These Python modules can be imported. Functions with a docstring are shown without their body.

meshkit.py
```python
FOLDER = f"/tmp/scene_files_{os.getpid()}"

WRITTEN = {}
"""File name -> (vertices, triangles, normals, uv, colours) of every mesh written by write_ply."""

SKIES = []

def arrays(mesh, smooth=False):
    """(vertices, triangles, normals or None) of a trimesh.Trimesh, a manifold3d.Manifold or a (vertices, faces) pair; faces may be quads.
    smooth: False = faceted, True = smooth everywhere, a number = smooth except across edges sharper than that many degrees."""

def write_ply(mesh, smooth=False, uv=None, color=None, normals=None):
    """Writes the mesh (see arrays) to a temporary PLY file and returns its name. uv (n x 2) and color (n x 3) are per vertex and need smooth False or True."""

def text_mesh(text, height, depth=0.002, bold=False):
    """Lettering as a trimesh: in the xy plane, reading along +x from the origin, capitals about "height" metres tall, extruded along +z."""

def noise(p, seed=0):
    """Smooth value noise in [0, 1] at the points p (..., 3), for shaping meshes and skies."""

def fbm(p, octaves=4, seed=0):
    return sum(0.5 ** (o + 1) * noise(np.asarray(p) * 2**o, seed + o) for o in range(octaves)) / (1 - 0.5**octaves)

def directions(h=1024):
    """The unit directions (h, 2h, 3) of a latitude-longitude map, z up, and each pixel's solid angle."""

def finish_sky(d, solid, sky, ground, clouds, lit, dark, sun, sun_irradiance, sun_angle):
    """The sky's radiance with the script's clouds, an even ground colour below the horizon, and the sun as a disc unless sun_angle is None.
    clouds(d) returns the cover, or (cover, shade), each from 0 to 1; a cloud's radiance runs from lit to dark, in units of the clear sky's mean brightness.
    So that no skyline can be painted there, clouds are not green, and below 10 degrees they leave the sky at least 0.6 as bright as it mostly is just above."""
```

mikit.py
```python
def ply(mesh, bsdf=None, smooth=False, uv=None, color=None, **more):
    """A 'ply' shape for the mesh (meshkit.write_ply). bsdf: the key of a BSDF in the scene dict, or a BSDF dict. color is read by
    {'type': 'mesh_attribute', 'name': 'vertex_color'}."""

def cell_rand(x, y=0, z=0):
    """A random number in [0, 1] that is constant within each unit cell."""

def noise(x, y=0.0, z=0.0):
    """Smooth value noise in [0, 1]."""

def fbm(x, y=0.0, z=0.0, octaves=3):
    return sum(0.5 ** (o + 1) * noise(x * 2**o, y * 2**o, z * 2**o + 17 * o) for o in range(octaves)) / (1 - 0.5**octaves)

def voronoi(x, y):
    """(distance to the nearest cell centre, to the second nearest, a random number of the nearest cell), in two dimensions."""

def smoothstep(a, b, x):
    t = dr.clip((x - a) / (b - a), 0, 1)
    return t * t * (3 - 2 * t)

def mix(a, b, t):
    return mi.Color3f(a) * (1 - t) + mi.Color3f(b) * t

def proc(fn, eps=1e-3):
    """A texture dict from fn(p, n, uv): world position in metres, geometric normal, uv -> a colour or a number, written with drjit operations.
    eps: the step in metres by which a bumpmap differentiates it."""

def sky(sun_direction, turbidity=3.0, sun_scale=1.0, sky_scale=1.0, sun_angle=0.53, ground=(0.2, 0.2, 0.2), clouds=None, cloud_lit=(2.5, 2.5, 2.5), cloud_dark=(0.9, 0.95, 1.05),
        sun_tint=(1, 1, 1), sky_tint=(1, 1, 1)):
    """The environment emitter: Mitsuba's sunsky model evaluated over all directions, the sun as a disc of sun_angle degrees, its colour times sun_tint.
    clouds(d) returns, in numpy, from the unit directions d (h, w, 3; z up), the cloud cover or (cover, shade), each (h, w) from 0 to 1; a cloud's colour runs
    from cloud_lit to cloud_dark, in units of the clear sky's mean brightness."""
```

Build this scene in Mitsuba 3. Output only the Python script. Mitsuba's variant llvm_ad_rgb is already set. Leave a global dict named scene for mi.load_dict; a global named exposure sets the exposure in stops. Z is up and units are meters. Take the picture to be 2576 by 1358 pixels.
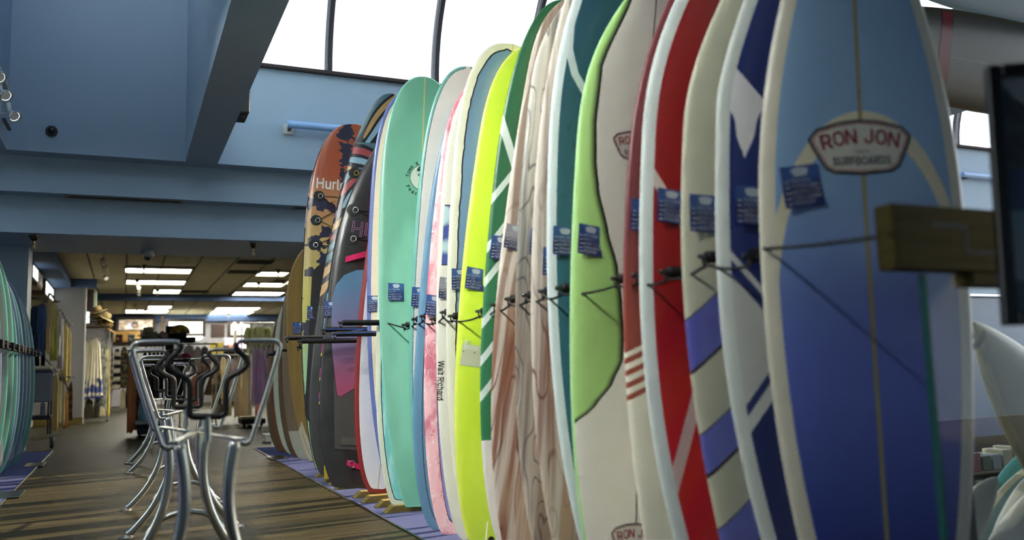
import math, random
import numpy as np, trimesh, drjit as dr, mitsuba as mi, mikit, meshkit
from shapely.geometry import Polygon, Point, LineString, box as sbox
from shapely import affinity
from shapely.ops import unary_union
from mikit import proc, noise, fbm, smoothstep, mix, cell_rand

T4 = mi.ScalarTransform4f
rng = random.Random(7)
scene, labels = {}, {}
PI = math.pi

# ---------------------------------------------------------------- camera, sky, sun, exposure
FOC, CX, CY, EYE = 2150.0, 1288.0, 679.0, np.array([0, 0, 0.9])
FWD, UPV = np.array([0.4110612, 0.90463053, 0.11257129]), np.array([-0.02106976, -0.11402552, 0.99325437])
RGT = np.cross(FWD, UPV)
scene['camera'] = {'type': 'thinlens', 'fov_axis': 'x', 'fov': math.degrees(2 * math.atan(1288 / FOC)), 'near_clip': 0.05, 'far_clip': 400.0,
                   'aperture_radius': 0.0088, 'focus_distance': 6.3,
                   'to_world': T4().look_at(origin=EYE.tolist(), target=(EYE + FWD).tolist(), up=UPV.tolist())}
def thin_haze(d):
    el = np.degrees(np.arcsin(np.clip(d[..., 2], -1, 1))); low = np.clip((46 - el) / 26, 0, 1)
    return np.clip(0.40 * meshkit.fbm(d * np.array([2.0, 2.0, 5.0]) + 3.0, 4) + 0.82 * low * low * (3 - 2 * low), 0, 0.97), 0.0
scene['sky'] = mikit.sky((0.81, 0.15, 0.56), turbidity=4.0, sun_scale=1.1, sky_scale=1.0, ground=(0.25, 0.24, 0.22), clouds=thin_haze, cloud_lit=(2.3, 2.55, 2.8), cloud_dark=(1.2, 1.2, 1.2), sun_angle=1.2)
exposure = 3.7
SPOT = 1.1   # intensity of each track spotlight
LAMP = 2.3    # radiance of the ceiling panels of the back room

def ray(px, py):
    return FWD + RGT * ((px - CX) / FOC) - UPV * ((py - CY) / FOC)
def at_y(px, py, Y):
    d = ray(px, py); return EYE + d * (Y / d[1])
def at_x(px, py, X):
    d = ray(px, py); return EYE + d * (X / d[0])
def at_z(px, py, Z):
    d = ray(px, py); return EYE + d * ((Z - EYE[2]) / d[2])

# ---------------------------------------------------------------- materials
def lin(c):
    c = np.asarray(c, float) / 255.0
    return np.where(c <= 0.04045, c / 12.92, ((c + 0.055) / 1.055) ** 2.4)
def rgb(c):
    return {'type': 'rgb', 'value': lin(c).tolist()}
VC = {'type': 'mesh_attribute', 'name': 'vertex_color'}
def pbr(color, rough=0.5, spec=0.4, metallic=0.0, **k):
    return {'type': 'twosided', 'b': {'type': 'principled', 'base_color': color, 'roughness': rough, 'specular': spec, 'metallic': metallic, **k}}
scene['matte'] = pbr(VC, 0.7, 0.25)
scene['cloth'] = pbr(VC, 0.9, 0.15)
scene['gloss'] = pbr(VC, 0.18, 0.5)
scene['metal'] = pbr(VC, 0.22, 0.5, 1.0)
scene['chrome'] = pbr(rgb((216, 216, 210)), 0.26, 0.5, 1.0)
scene['wallpaint'] = pbr(proc(lambda p, n, uv: mix(mi.Color3f(0.245, 0.345, 0.44), mi.Color3f(0.262, 0.36, 0.455), fbm(p.x * 1.3, p.y * 1.3, p.z * 1.3))), 0.45, 0.35)
def floor_fn(p, n, uv):
    row = dr.floor(p.y / 0.0375)
    off = cell_rand(row) * 3.0
    seg = cell_rand(dr.floor(p.x / 0.9 + off), row, 3)
    fine = noise(p.x * 3.0, p.y * 260.0, seg * 20)
    streak = noise(p.x * 1.2, p.y * 70.0, seg * 9)
    v = 0.68 + 0.34 * (seg - 0.5) + 0.26 * (fine - 0.5) + 0.36 * (streak - 0.5)
    warm = mix(mi.Color3f(0.182, 0.168, 0.100), mi.Color3f(0.252, 0.240, 0.162), cell_rand(row, 7, dr.floor(p.x / 0.9 + off)))
    return warm * dr.clip(v, 0.12, 1.5) * mi.Color3f(0.125, 0.115, 0.082)
scene['plank'] = pbr(proc(floor_fn), 0.5, 0.12)
scene['carpet'] = pbr(proc(lambda p, n, uv: mix(mi.Color3f(0.020, 0.026, 0.066), mi.Color3f(0.040, 0.048, 0.108), noise(p.x * 260, p.y * 260, p.z * 260))), 0.95, 0.1)
def tile_fn(p, n, uv):
    return mix(mi.Color3f(0.46, 0.42, 0.29), mi.Color3f(0.53, 0.485, 0.34), fbm(p.x * 40, p.y * 40, 0.0))
scene['acoustic'] = pbr(proc(tile_fn), 0.9, 0.1)
def photo_fn(p, n, uv):
    w = fbm(uv.x * 9.0, uv.y * 5.0, 1.0, 4); c = mix(mi.Color3f(.30, .24, .16), mi.Color3f(.62, .55, .48), smoothstep(.35, .65, w)); r = dr.sqrt(dr.square((uv.x - .47) * 3.2) + dr.square(uv.y - .5))
    c = dr.select(dr.square((uv.x - .36) * 2.2) + dr.square(uv.y - .4) < .09, mi.Color3f(.42, .46, .62), c); c = dr.select(r < .34, mi.Color3f(.07, .05, .05), c); return dr.select((r < .2) & (uv.y < .55), mi.Color3f(.36, .22, .16), c)
scene['screen_photo'] = pbr(proc(photo_fn), 0.5, 0.3)
scene['screen_white'] = pbr(rgb((235, 238, 240)), 0.6, 0.2)
scene['screen_pale'] = pbr(proc(lambda p, n, uv: mix(mi.Color3f(.50, .58, .50), mi.Color3f(.74, .80, .72), smoothstep(0.0, 1.0, uv.y) * (0.7 + 0.3 * noise(uv.x * 9.0, uv.y * 5.0)))), 0.6, 0.2)
scene['screen_lilac'] = pbr(rgb((216, 200, 226)), 0.6, 0.2)
scene['pane'] = {'type': 'thindielectric', 'int_ior': 1.5}
scene['clear_sheet'] = {'type': 'thindielectric', 'int_ior': 1.5}

# ---------------------------------------------------------------- mesh helpers
def cat(ms):
    return trimesh.util.concatenate([m for m in ms if m is not None])
def bx(x0, x1, y0, y1, z0, z1, bev=0.0):
    if bev <= 0:
        m = trimesh.creation.box((x1 - x0, y1 - y0, z1 - z0)); m.apply_translation(((x0 + x1) / 2, (y0 + y1) / 2, (z0 + z1) / 2)); return m
    b = bev; pts = []
    for sx in (0, 1):
        for sy in (0, 1):
            for sz in (0, 1):
                c = np.array([(x0, x1)[sx], (y0, y1)[sy], (z0, z1)[sz]], float); d = np.array([1 - 2 * sx, 1 - 2 * sy, 1 - 2 * sz]) * b
                for k in range(3):
                    q = c + d; q[k] = c[k]; pts.append(q)
    return trimesh.convex.convex_hull(np.array(pts))
def spline(P, n=8):
    P = np.asarray(P, float); Q = np.vstack([2 * P[0] - P[1], P, 2 * P[-1] - P[-2]]); out = []
    for i in range(len(P) - 1):
        a, b, c, d = Q[i:i + 4]
        for t in np.arange(n) / n:
            out.append(0.5 * (2 * b + (c - a) * t + (2 * a - 5 * b + 4 * c - d) * t * t + (3 * b - a - 3 * c + d) * t ** 3))
    return np.vstack([out, P[-1]])
def tube(P, r, n=10, closed=False, caps=True):
    P = np.asarray(P, float); k = len(P)
    tg = np.gradient(P, axis=0) if not closed else np.roll(P, -1, 0) - np.roll(P, 1, 0)
    tg /= np.linalg.norm(tg, axis=1, keepdims=True) + 1e-12
    a = np.array([0.3, 0.2, 0.93]) if abs(tg[0][2]) < 0.85 else np.array([0.93, 0.3, 0.1])
    r = np.broadcast_to(r, (k,)); V = []; u = np.cross(tg[0], a); u /= np.linalg.norm(u)
    ang = np.arange(n) * 2 * PI / n
    for i in range(k):
        u = u - tg[i] * (u @ tg[i]); u /= np.linalg.norm(u); w = np.cross(tg[i], u)
        V.append(P[i] + r[i] * (np.cos(ang)[:, None] * u + np.sin(ang)[:, None] * w))
    V = np.vstack(V); F = []
    for i in range(k - (0 if closed else 1)):
        j = (i + 1) % k
        for q in range(n):
            q2 = (q + 1) % n; F += [[i * n + q, i * n + q2, j * n + q2], [i * n + q, j * n + q2, j * n + q]]
    if caps and not closed:
        V = np.vstack([V, P[0], P[-1]]); c0, c1 = len(V) - 2, len(V) - 1
        for q in range(n):
            q2 = (q + 1) % n; F += [[c0, q2, q], [c1, (k - 1) * n + q, (k - 1) * n + q2]]
    return trimesh.Trimesh(V, F, process=False)
def rod(a, b, r, n=10):
    return tube([a, b], r, n)
def lathe(prof, n=20, at=(0, 0, 0), axis=None):
    m = trimesh.creation.revolve(np.asarray(prof, float), sections=n)
    if axis is not None:
        m.apply_transform(trimesh.geometry.align_vectors([0, 0, 1], axis))
    m.apply_translation(at); return m
def prism(poly, t):
    ps = getattr(poly, 'geoms', [poly])
    return cat([trimesh.creation.extrude_polygon(g, t, engine='earcut') for g in ps if g.area > 1e-9])
def loft(rings, cap=True):
    R = np.asarray(rings, float); k, n = R.shape[:2]; V = R.reshape(-1, 3); F = []
    for i in range(k - 1):
        for q in range(n):
            q2 = (q + 1) % n; F += [[i * n + q, i * n + q2, (i + 1) * n + q2], [i * n + q, (i + 1) * n + q2, (i + 1) * n + q]]
    if cap:
        V = np.vstack([V, R[0].mean(0), R[-1].mean(0)]); c0, c1 = len(V) - 2, len(V) - 1
        for q in range(n):
            q2 = (q + 1) % n; F += [[c0, q2, q], [c1, (k - 1) * n + q, (k - 1) * n + q2]]
    m = trimesh.Trimesh(V, F, process=False)
    if m.volume < 0: m.invert()
    return m
def move(m, loc=(0, 0, 0), rz=0.0, rx=0.0, ry=0.0, s=1.0):
    m = m.copy(); M = np.eye(4)
    for ang, ax in ((ry, [0, 1, 0]), (rx, [1, 0, 0]), (rz, [0, 0, 1])):
        if ang: M = trimesh.transformations.rotation_matrix(math.radians(ang), ax) @ M
    M[:3, :3] = M[:3, :3] @ np.diag(np.broadcast_to(s, 3)); M[:3, 3] += loc
    m.apply_transform(M)
    return m

def numbered(name):
    k, i = name, 0
    while k in scene or k in used:
        i += 1; k = f'{name}_{i:03d}'
    used.add(k); return k
used = set()
def shape(mesh, mat, color=None, smooth=35, uv=None):
    if smooth not in (False, True):
        mesh = trimesh.graph.smooth_shade(mesh, angle=math.radians(smooth), facet_minarea=None) if len(mesh.faces) < 60000 else mesh
        smooth = True
    kw = {}
    if scene.get(mat, {}).get('type') == 'twosided' and color is not None:
        c = np.asarray(color, float)
        kw['color'] = np.tile(lin(c), (len(mesh.vertices), 1)) if c.ndim == 1 else c
    return mikit.ply(mesh, mat, smooth=smooth, uv=uv, **kw)
def thing(name, label=None, cat_=None, group=None, kind=None):
    k = numbered(name); tag(k, label, cat_, group, kind); return k
def tag(k, label=None, cat_=None, group=None, kind=None):
    d = {a: b for a, b in (('label', label), ('category', cat_), ('group', group), ('kind', kind)) if b}
    if d: labels[k] = {**labels.get(k, {}), **d}
def add(name, mesh, mat, color=None, parent=None, smooth=35, label=None, cat_=None, group=None, kind=None, uv=None):
    """One shape entry: name, or parent__name; returns its key."""
    k = numbered(f'{parent}__{name}' if parent else name)
    scene[k] = shape(mesh, mat, color, smooth, uv) if not isinstance(mesh, dict) else mesh
    tag(k, label, cat_, group, kind); return k
def struct(name, mesh, mat, color=None, parent=None, label=None, smooth=False):
    return add(name, mesh, mat, color, parent, smooth, label, kind='structure' if parent is None else None)

# ---------------------------------------------------------------- the room
struct('floor', bx(-9, 18, -6, 36, -0.06, -0.006), 'plank', label='grey brown wood plank floor of the shop')
S = 'wallpaint'
wb = struct('wall_back', bx(-9, 18, 10.8, 11.05, 3.47, 4.76), S, label='blue painted upper wall above the passage to the clothing room')
struct('upper_left_face', bx(-9, 0.98, 10.8, 11.05, 4.76, 7.2), S, parent=wb)
struct('lower_face', bx(-9, 18, 11.05, 11.28, 3.05, 4.6), S, parent=wb)
struct('bottom_face', bx(-9, 18, 11.28, 12.96, 2.61, 4.4), S, parent=wb)
struct('right_face', bx(4.2, 18, 10.9, 11.2, 0, 3.6), S, parent=wb)
struct('beam', bx(0.62, 0.99, -6, 10.8, 3.47, 6.9), S, label='long blue ceiling beam running towards the back wall')
struct('beam', bx(-1.70, -1.25, -6, 10.8, 3.47, 6.9), S, label='blue ceiling beam at the left carrying the spotlights')
struct('beam', bx(7.6, 8.1, -6, 10.8, 3.47, 4.0), S, label='blue ceiling beam on the right in front of the window')
struct('ceiling', bx(-9, 0.99, 9.4, 11.05, 6.9, 7.1), S, label='blue ceiling over the left bay')
struct('ceiling', bx(-9, 0.99, -6, 4.0, 6.9, 7.1), S)
struct('ceiling', bx(0.99, 18, -6, 4.2, 6.9, 7.1), S)
struct('ceiling', bx(13.2, 18, 4.2, 8.7, 6.9, 7.1), S)
struct('wall_left', bx(-9.2, -9, -6, 13, 0, 7.1), S)
struct('wall_front', bx(-9, 18, -6.2, -6, 0, 6.9), S)
wr = struct('wall_return', bx(-9, -1.15, 12.46, 12.96, 0, 2.61), S, label='dark blue wall end left of the passage')
scene['wood'] = pbr(proc(lambda p, n, uv: mix(mi.Color3f(0.09, 0.066, 0.022), mi.Color3f(0.20, 0.152, 0.055), fbm(p.x * 3.0, p.y * 40.0, p.z * 60.0))), 0.6, 0.04)
# the glazed lean-to above the back wall: curved mullions and panes
RG, ZG, YG = 2.0, 4.76, 8.8
def arc_pt(a, dr_=0.0):
    return YG + (RG + dr_) * math.cos(a) + 0.0, ZG + (RG + dr_) * math.sin(a)
AR = np.linspace(0, PI / 2, 15)
wn = None
xs = [1.0] + [2.35 + 1.47 * k for k in range(11)]
def strip(x0, x1, d0, d1):
    rings = []
    for a in AR:
        (y0, z0), (y1, z1) = arc_pt(a, d0), arc_pt(a, d1)
        rings.append([(x0, y0, z0), (x1, y0, z0), (x1, y1, z1), (x0, y1, z1)])
    return loft(rings)
for i in range(len(xs) - 1):
    gm = []
    V = np.array([[(x, *arc_pt(a, 0.02)) for x in (xs[i] + 0.02, xs[i + 1] - 0.02)] for a in AR])
    F = [[2 * j, 2 * j + 1, 2 * j + 3, 2 * j + 2] for j in range(len(AR) - 1)]
    k = struct('window', cat([bx(xs[i], xs[i + 1], 10.72, 10.86, 4.745, 4.79)]), 'matte', (52, 44, 42))
    struct('pane', (V.reshape(-1, 3), np.array(F)), 'pane', parent=k)
    if i: struct('mullion', cat([strip(xs[i] - 0.045, xs[i] + 0.045, -0.05, 0.05)]), 'matte', (58, 56, 60), parent=k)
    if i: struct('mullion_trim', strip(xs[i] - 0.06, xs[i] - 0.025, -0.07, -0.04), 'matte', (120, 122, 126), parent=k)
for k in range(9):
    y = 8.8 - 1.6 * k
    struct('beam', bx(0.99, 18, y - 0.05, y + 0.05, 6.72, 6.86), 'matte', (70, 72, 78))

# ---------------------------------------------------------------- surfboards
KS = 'x y z L W lean back yaw tm pn qn pt qt tw rn rt'.split()
BD = {
1:(1.748,1.654,0,2.722,0.55,1.988,3.286,26.996,0.448,2.332,0.501,2.13,1.566,0.15,0.12,0.05),
2:(1.747,1.941,0,2.793,0.59,4.773,1.231,15,0.589,1.471,0.593,2.938,0.684,0.15,0.12,0.05),
3:(1.686,2.096,0,2.814,0.59,6.23,0.935,10,0.573,1.847,0.378,2.349,0.734,0.15,0.12,0.05),
4:(1.691,2.288,0,2.714,0.586,6.034,3.207,7,0.59,2.333,0.531,2.905,0.853,0.15,0.12,0.05),
5:(1.636,2.436,0,2.798,0.584,8.891,2.357,5,0.588,1.956,0.778,2.124,1.026,0.15,0.12,0.05),
6:(1.653,2.768,0,2.645,0.544,6.261,2.102,-0.864,0.623,3.166,0.461,2.449,2.248,0.15,0.12,0.05),
7:(1.71,2.973,0,2.854,0.581,4.06,1.298,2,0.609,2.343,1.123,2.435,1.249,0.15,0.12,0.05),
8:(1.683,3.111,0,2.827,0.57,4.835,0.653,2,0.541,2.19,1.877,2.204,1.711,0.15,0.12,0.05),
9:(1.64,3.272,0,2.782,0.586,7.306,1.889,2,0.734,2.649,0.768,2.511,1.538,0.15,0.12,0.05),
10:(1.614,3.587,0,2.716,0.581,9.853,-0.043,2,0.816,3.126,2.246,3.167,1.302,0.15,0.12,0.05),
11:(1.684,3.736,0,2.754,0.567,7.028,0.916,2,0.562,2.912,2.48,2.447,1.865,0.15,0.12,0.05),
12:(1.642,4.085,0.0,2.683,0.575,9.367,2.189,2,0.751,3.083,2.333,2.339,1.763,0.15,0.12,0.05),
13:(1.713,4.235,0.0,2.711,0.558,5.121,2.092,2,0.712,3.071,2.646,2.361,1.85,0.15,0.12,0.05),
14:(1.68,4.37,0.0,2.632,0.568,5.768,1.506,2,0.739,2.419,2.022,1.882,1.732,0.15,0.12,0.05),
15:(1.642,4.556,0,2.632,0.565,7.724,1.542,2,0.795,2.625,2.207,2.278,1.629,0.15,0.12,0.05),
16:(1.681,4.7,0,2.552,0.548,6.487,1.5,2,0.514,3.032,3.538,2.5,1.956,0.3,0.12,0.05),
17:(1.717,4.861,0.045,2.73,0.557,4.978,1.213,2,0.624,3.182,2.843,2.565,2.259,0.15,0.12,0.05),
18:(1.7,5.293,0.045,2.831,0.546,2.444,3.739,2,0.652,2.917,2.454,2.33,1.381,0.3,0.12,0.05),
19:(1.615,5.443,0.045,2.734,0.564,7.496,1.066,2,0.596,2.3,2,1.954,1.419,0.15,0.12,0.05),
20:(1.752,5.902,0.045,2.9,0.562,3.392,2.003,2,0.694,3.019,2.723,2.369,1.495,0.15,0.12,0.05),
21:(1.639,6.044,0.045,2.749,0.563,7.768,0.792,2,0.579,2.296,1.999,2.167,1.832,0.15,0.12,0.05),
22:(1.609,6.336,0.045,2.932,0.821,7.186,2.377,2,0.478,2.579,0.889,2.839,1.48,0.5,0.14,0.05),
23:(1.681,7.121,0.045,3.287,0.793,7.149,1.362,2,0.338,1.768,2.342,2.484,1.566,0.5,0.14,0.05),
24:(1.748,7.705,0.045,3.161,0.802,3.365,2.93,2,0.619,2.825,2.53,2.236,1.239,0.5,0.14,0.05),
25:(1.781,8.864,0,2.222,0.572,-0.042,1.752,2,0.688,2.482,1.912,1.977,1.494,0.15,0.12,0.05),
26:(1.753,9.204,0,2.162,0.566,1.948,1.709,2,0.647,2.51,2.072,2.204,1.914,0.15,0.12,0.05),
27:(1.731,9.454,0,2.115,0.567,3.412,1.66,2,0.635,2.369,2.014,2.065,1.91,0.15,0.12,0.05),
28:(1.752,9.867,0,1.832,0.566,3.11,1.676,2,0.655,2.609,2.166,2.235,1.854,0.15,0.12,0.05),
29:(1.734,10.131,0,1.757,0.565,4.048,1.609,2,0.663,2.564,2.1,2.213,1.999,0.15,0.12,0.05),
30:(1.714,10.3,0,1.723,0.565,5.457,1.553,2,0.635,2.526,2.069,2.259,1.971,0.15,0.12,0.05),
}
class Board:
    def __init__(b, vals=None, thick=0.072, frame=None, **kw):
        b.__dict__.update(dict(zip(KS, vals)) if vals else {}); b.__dict__.update(kw); b.thick = thick
        if frame is not None:
            b.O, b.U, b.S, b.N = (np.asarray(v, float) for v in frame); return
        th, al, be = (math.radians(v) for v in (b.yaw, b.lean, b.back))
        U = np.array([math.cos(th), -math.sin(th), 0]); N = np.array([-math.sin(th), -math.cos(th), 0])
        S_ = np.array([0, 0, math.cos(al) * math.cos(be)]) + U * math.sin(al) - N * math.sin(be); S_ /= np.linalg.norm(S_)
        U = U - S_ * (U @ S_); U /= np.linalg.norm(U); N2 = np.cross(U, S_); N2 *= np.sign(N2 @ N)
        b.O, b.U, b.S, b.N = np.array([b.x, b.y, b.z], float), U, S_, N2
    def hw(b, t):
        a = np.clip((t - b.tm) / (1 - b.tm), 0, 1); c = np.clip((b.tm - t) / b.tm, 0, 1)
        return b.W / 2 * np.where(t >= b.tm, (1 - a ** b.pn) ** (1 / b.qn), b.tw + (1 - b.tw) * (1 - c ** b.pt) ** (1 / b.qt))
    def rock(b, t):
        a = np.clip((t - .45) / .55, 0, 1); c = np.clip((.45 - t) / .45, 0, 1)
        return b.rn * a ** 2.6 + b.rt * c ** 2.4
    def tk(b, t):
        return b.thick * (0.16 + 0.84 * np.clip(1 - np.abs(2 * t - 1) ** 3.2, 0, 1)) / 2
    def world(b, u, s, n):
        return b.O + np.multiply.outer(u, b.U) + np.multiply.outer(s, b.S) + np.multiply.outer(n, b.N)
    def front(b, u, s, off=0.0):
        """A point of the face turned to the aisle, off metres above it."""
        t = np.clip(s / b.L, 0, 1); q = np.clip(np.abs(u) / np.maximum(b.hw(t), 1e-4), 0, 0.995)
        return b.world(u, s, b.rock(t) + b.tk(t) * (1 - q ** b.ex) ** (1 / b.ey) + off)
    ex, ey = 2.6, 2.1
    def mesh(b, idn, nring=36):
        t = np.concatenate([1 - np.cos(np.linspace(0, PI / 2, 14)) , []]) * 0.08
        t = np.concatenate([t, np.linspace(0.08, 0.92, 54)[1:-1], 1 - t[::-1]])
        ph = np.linspace(0, 2 * PI, nring, endpoint=False) + PI / nring * 0
        cu = np.sign(np.cos(ph)) * np.abs(np.cos(ph)) ** (2 / b.ex); sn = np.sign(np.sin(ph)) * np.abs(np.sin(ph)) ** (2 / b.ey)
        hw, tk, rk = np.maximum(b.hw(t), 0.004), b.tk(t), b.rock(t)
        u = hw[:, None] * cu; n = rk[:, None] + tk[:, None] * sn; s = np.repeat((t * b.L)[:, None], nring, 1)
        R = b.O + u[..., None] * b.U + s[..., None] * b.S + n[..., None] * b.N
        m = loft(R)
        # distance of every vertex from the outline, across the face
        tt = np.linspace(0, 1, 400); hh = np.maximum(b.hw(tt), 0.004); ring = np.concatenate([np.stack([hh, tt * b.L], 1), np.stack([-hh, tt * b.L], 1), np.stack([np.linspace(-hh[0], hh[0], 30), 0 * np.linspace(0, 1, 30)], 1)])
        P = np.stack([u.ravel(), s.ravel()], 1)
        d = np.sqrt(((P[:, None] - ring[None]) ** 2).sum(-1)).min(1)
        d = np.where((n - rk[:, None]).ravel() < -1e-6, -0.01 - 0 * d, d)
        uv = np.vstack([np.stack([P[:, 0] + 4 * idn, d], 1), [[4 * idn, 0.0], [4 * idn, 0.0]]])
        return m, uv
    def decal(b, poly, u0, s0, off=0.0009, t=0.0012, step=0.02, rot=0.0):
        """A flat shapely shape or a trimesh laid onto the front face."""
        m = poly if isinstance(poly, trimesh.Trimesh) else prism(poly, t)
        v, f = m.vertices, m.faces
        if step: 
            v, f = trimesh.remesh.subdivide_to_size(v, f, step, max_iter=12)
        c, s_ = math.cos(rot), math.sin(rot)
        u, s = u0 + v[:, 0] * c - v[:, 1] * s_, s0 + v[:, 0] * s_ + v[:, 1] * c
        return trimesh.Trimesh(b.front(u, s, off + v[:, 2]), f, process=False)

# ---- painted decks: p.z stands in for the height along the upright boards, uv = (4*id + across, distance from the outline)
def C(*c):
    v = lin(c); g = float(v @ np.array([.3, .6, .1])); return mi.Color3f(*[float(g + 0.93 * (x - g)) for x in v])
# id: deck, rail, rail width, pinline colour, pinline width
PLAIN = {
1:((70,105,150),(212,206,184),.040,None,0), 2:((26,42,104),(205,212,206),.036,None,0), 3:((214,210,186),(205,212,200),.030,None,0),
4:((150,8,12),(205,214,210),.040,None,0), 5:((118,40,34),(128,58,66),.018,None,0), 6:((122,168,78),(146,186,112),.012,None,0),
7:((46,98,116),(205,218,218),.034,None,0),
11:((38,104,70),(52,112,96),.012,None,0), 12:((200,232,0),(196,216,40),.012,None,0), 13:((74,104,140),(206,206,186),.048,(30,30,36),.007),
14:((214,214,200),(210,212,200),.03,None,0), 15:((150,148,198),(222,130,146),.066,(60,40,60),.004), 16:((92,142,176),(104,150,184),.048,(26,34,40),.004),
17:((206,204,196),(98,168,156),.018,(30,40,40),.003), 18:((120,190,162),(112,186,166),.010,None,0), 19:((140,206,204),(206,212,190),.030,(24,34,36),.005),
20:((214,206,184),(88,104,170),.026,None,0), 21:((206,208,216),(132,30,30),.030,None,0), 22:((40,40,41),(38,38,39),.03,None,0),
23:((30,32,34),(36,38,40),.02,None,0), 24:((150,80,36),(46,46,52),.01,None,0),
31:((70,104,40),(88,130,44),.030,None,0), 32:((88,97,94),(62,74,103),.030,None,0), 33:((75,88,87),(39,96,90),.030,None,0), 34:((75,88,87),(42,101,93),.030,None,0),
35:((74,84,84),(53,74,105),.030,None,0), 36:((75,88,87),(36,90,88),.030,None,0), 37:((74,86,84),(51,76,108),.030,None,0), 38:((75,88,87),(37,95,90),.030,None,0), 39:((75,88,87),(39,99,93),.030,None,0),
41:((64,58,34),(64,58,34),.02,None,0), 42:((156,158,138),(190,186,132),.03,None,0), 43:((70,150,146),(80,160,160),.02,None,0), 44:((196,196,176),(200,200,180),.02,None,0), 45:((110,140,140),(205,200,170),.02,None,0), 46:((200,202,190),(205,204,190),.02,None,0), 47:((160,190,205),(160,190,205),.02,None,0),
}
def sel(m, c, col): return dr.select(m, c, col)
def plain(idn, k, d, col, deck=None):
    dk, rl, rw, pc, pw = PLAIN[k]
    c = deck if deck is not None else C(*dk)
    if pc: c = sel(d < rw + pw, C(*pc), c)
    c = sel(d < rw, C(*rl), c)
    return sel(idn == k, c, col)
def seg_dist(u, z, a, b_):
    (ax, az), (bx_, bz) = a, b_; L2 = (bx_ - ax) ** 2 + (bz - az) ** 2
    t = dr.clip(((u - ax) * (bx_ - ax) + (z - az) * (bz - az)) / L2, 0, 1)
    return dr.sqrt(dr.square(u - ax - t * (bx_ - ax)) + dr.square(z - az - t * (bz - az)))
def rail_over(k, d, c):
    return sel(d < PLAIN[k][2], C(*PLAIN[k][1]), c)
def unpack(p, uv):
    idn = dr.floor((uv.x + 2.0) / 4.0); return idn, uv.x - 4.0 * idn, p.z, uv.y
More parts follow.
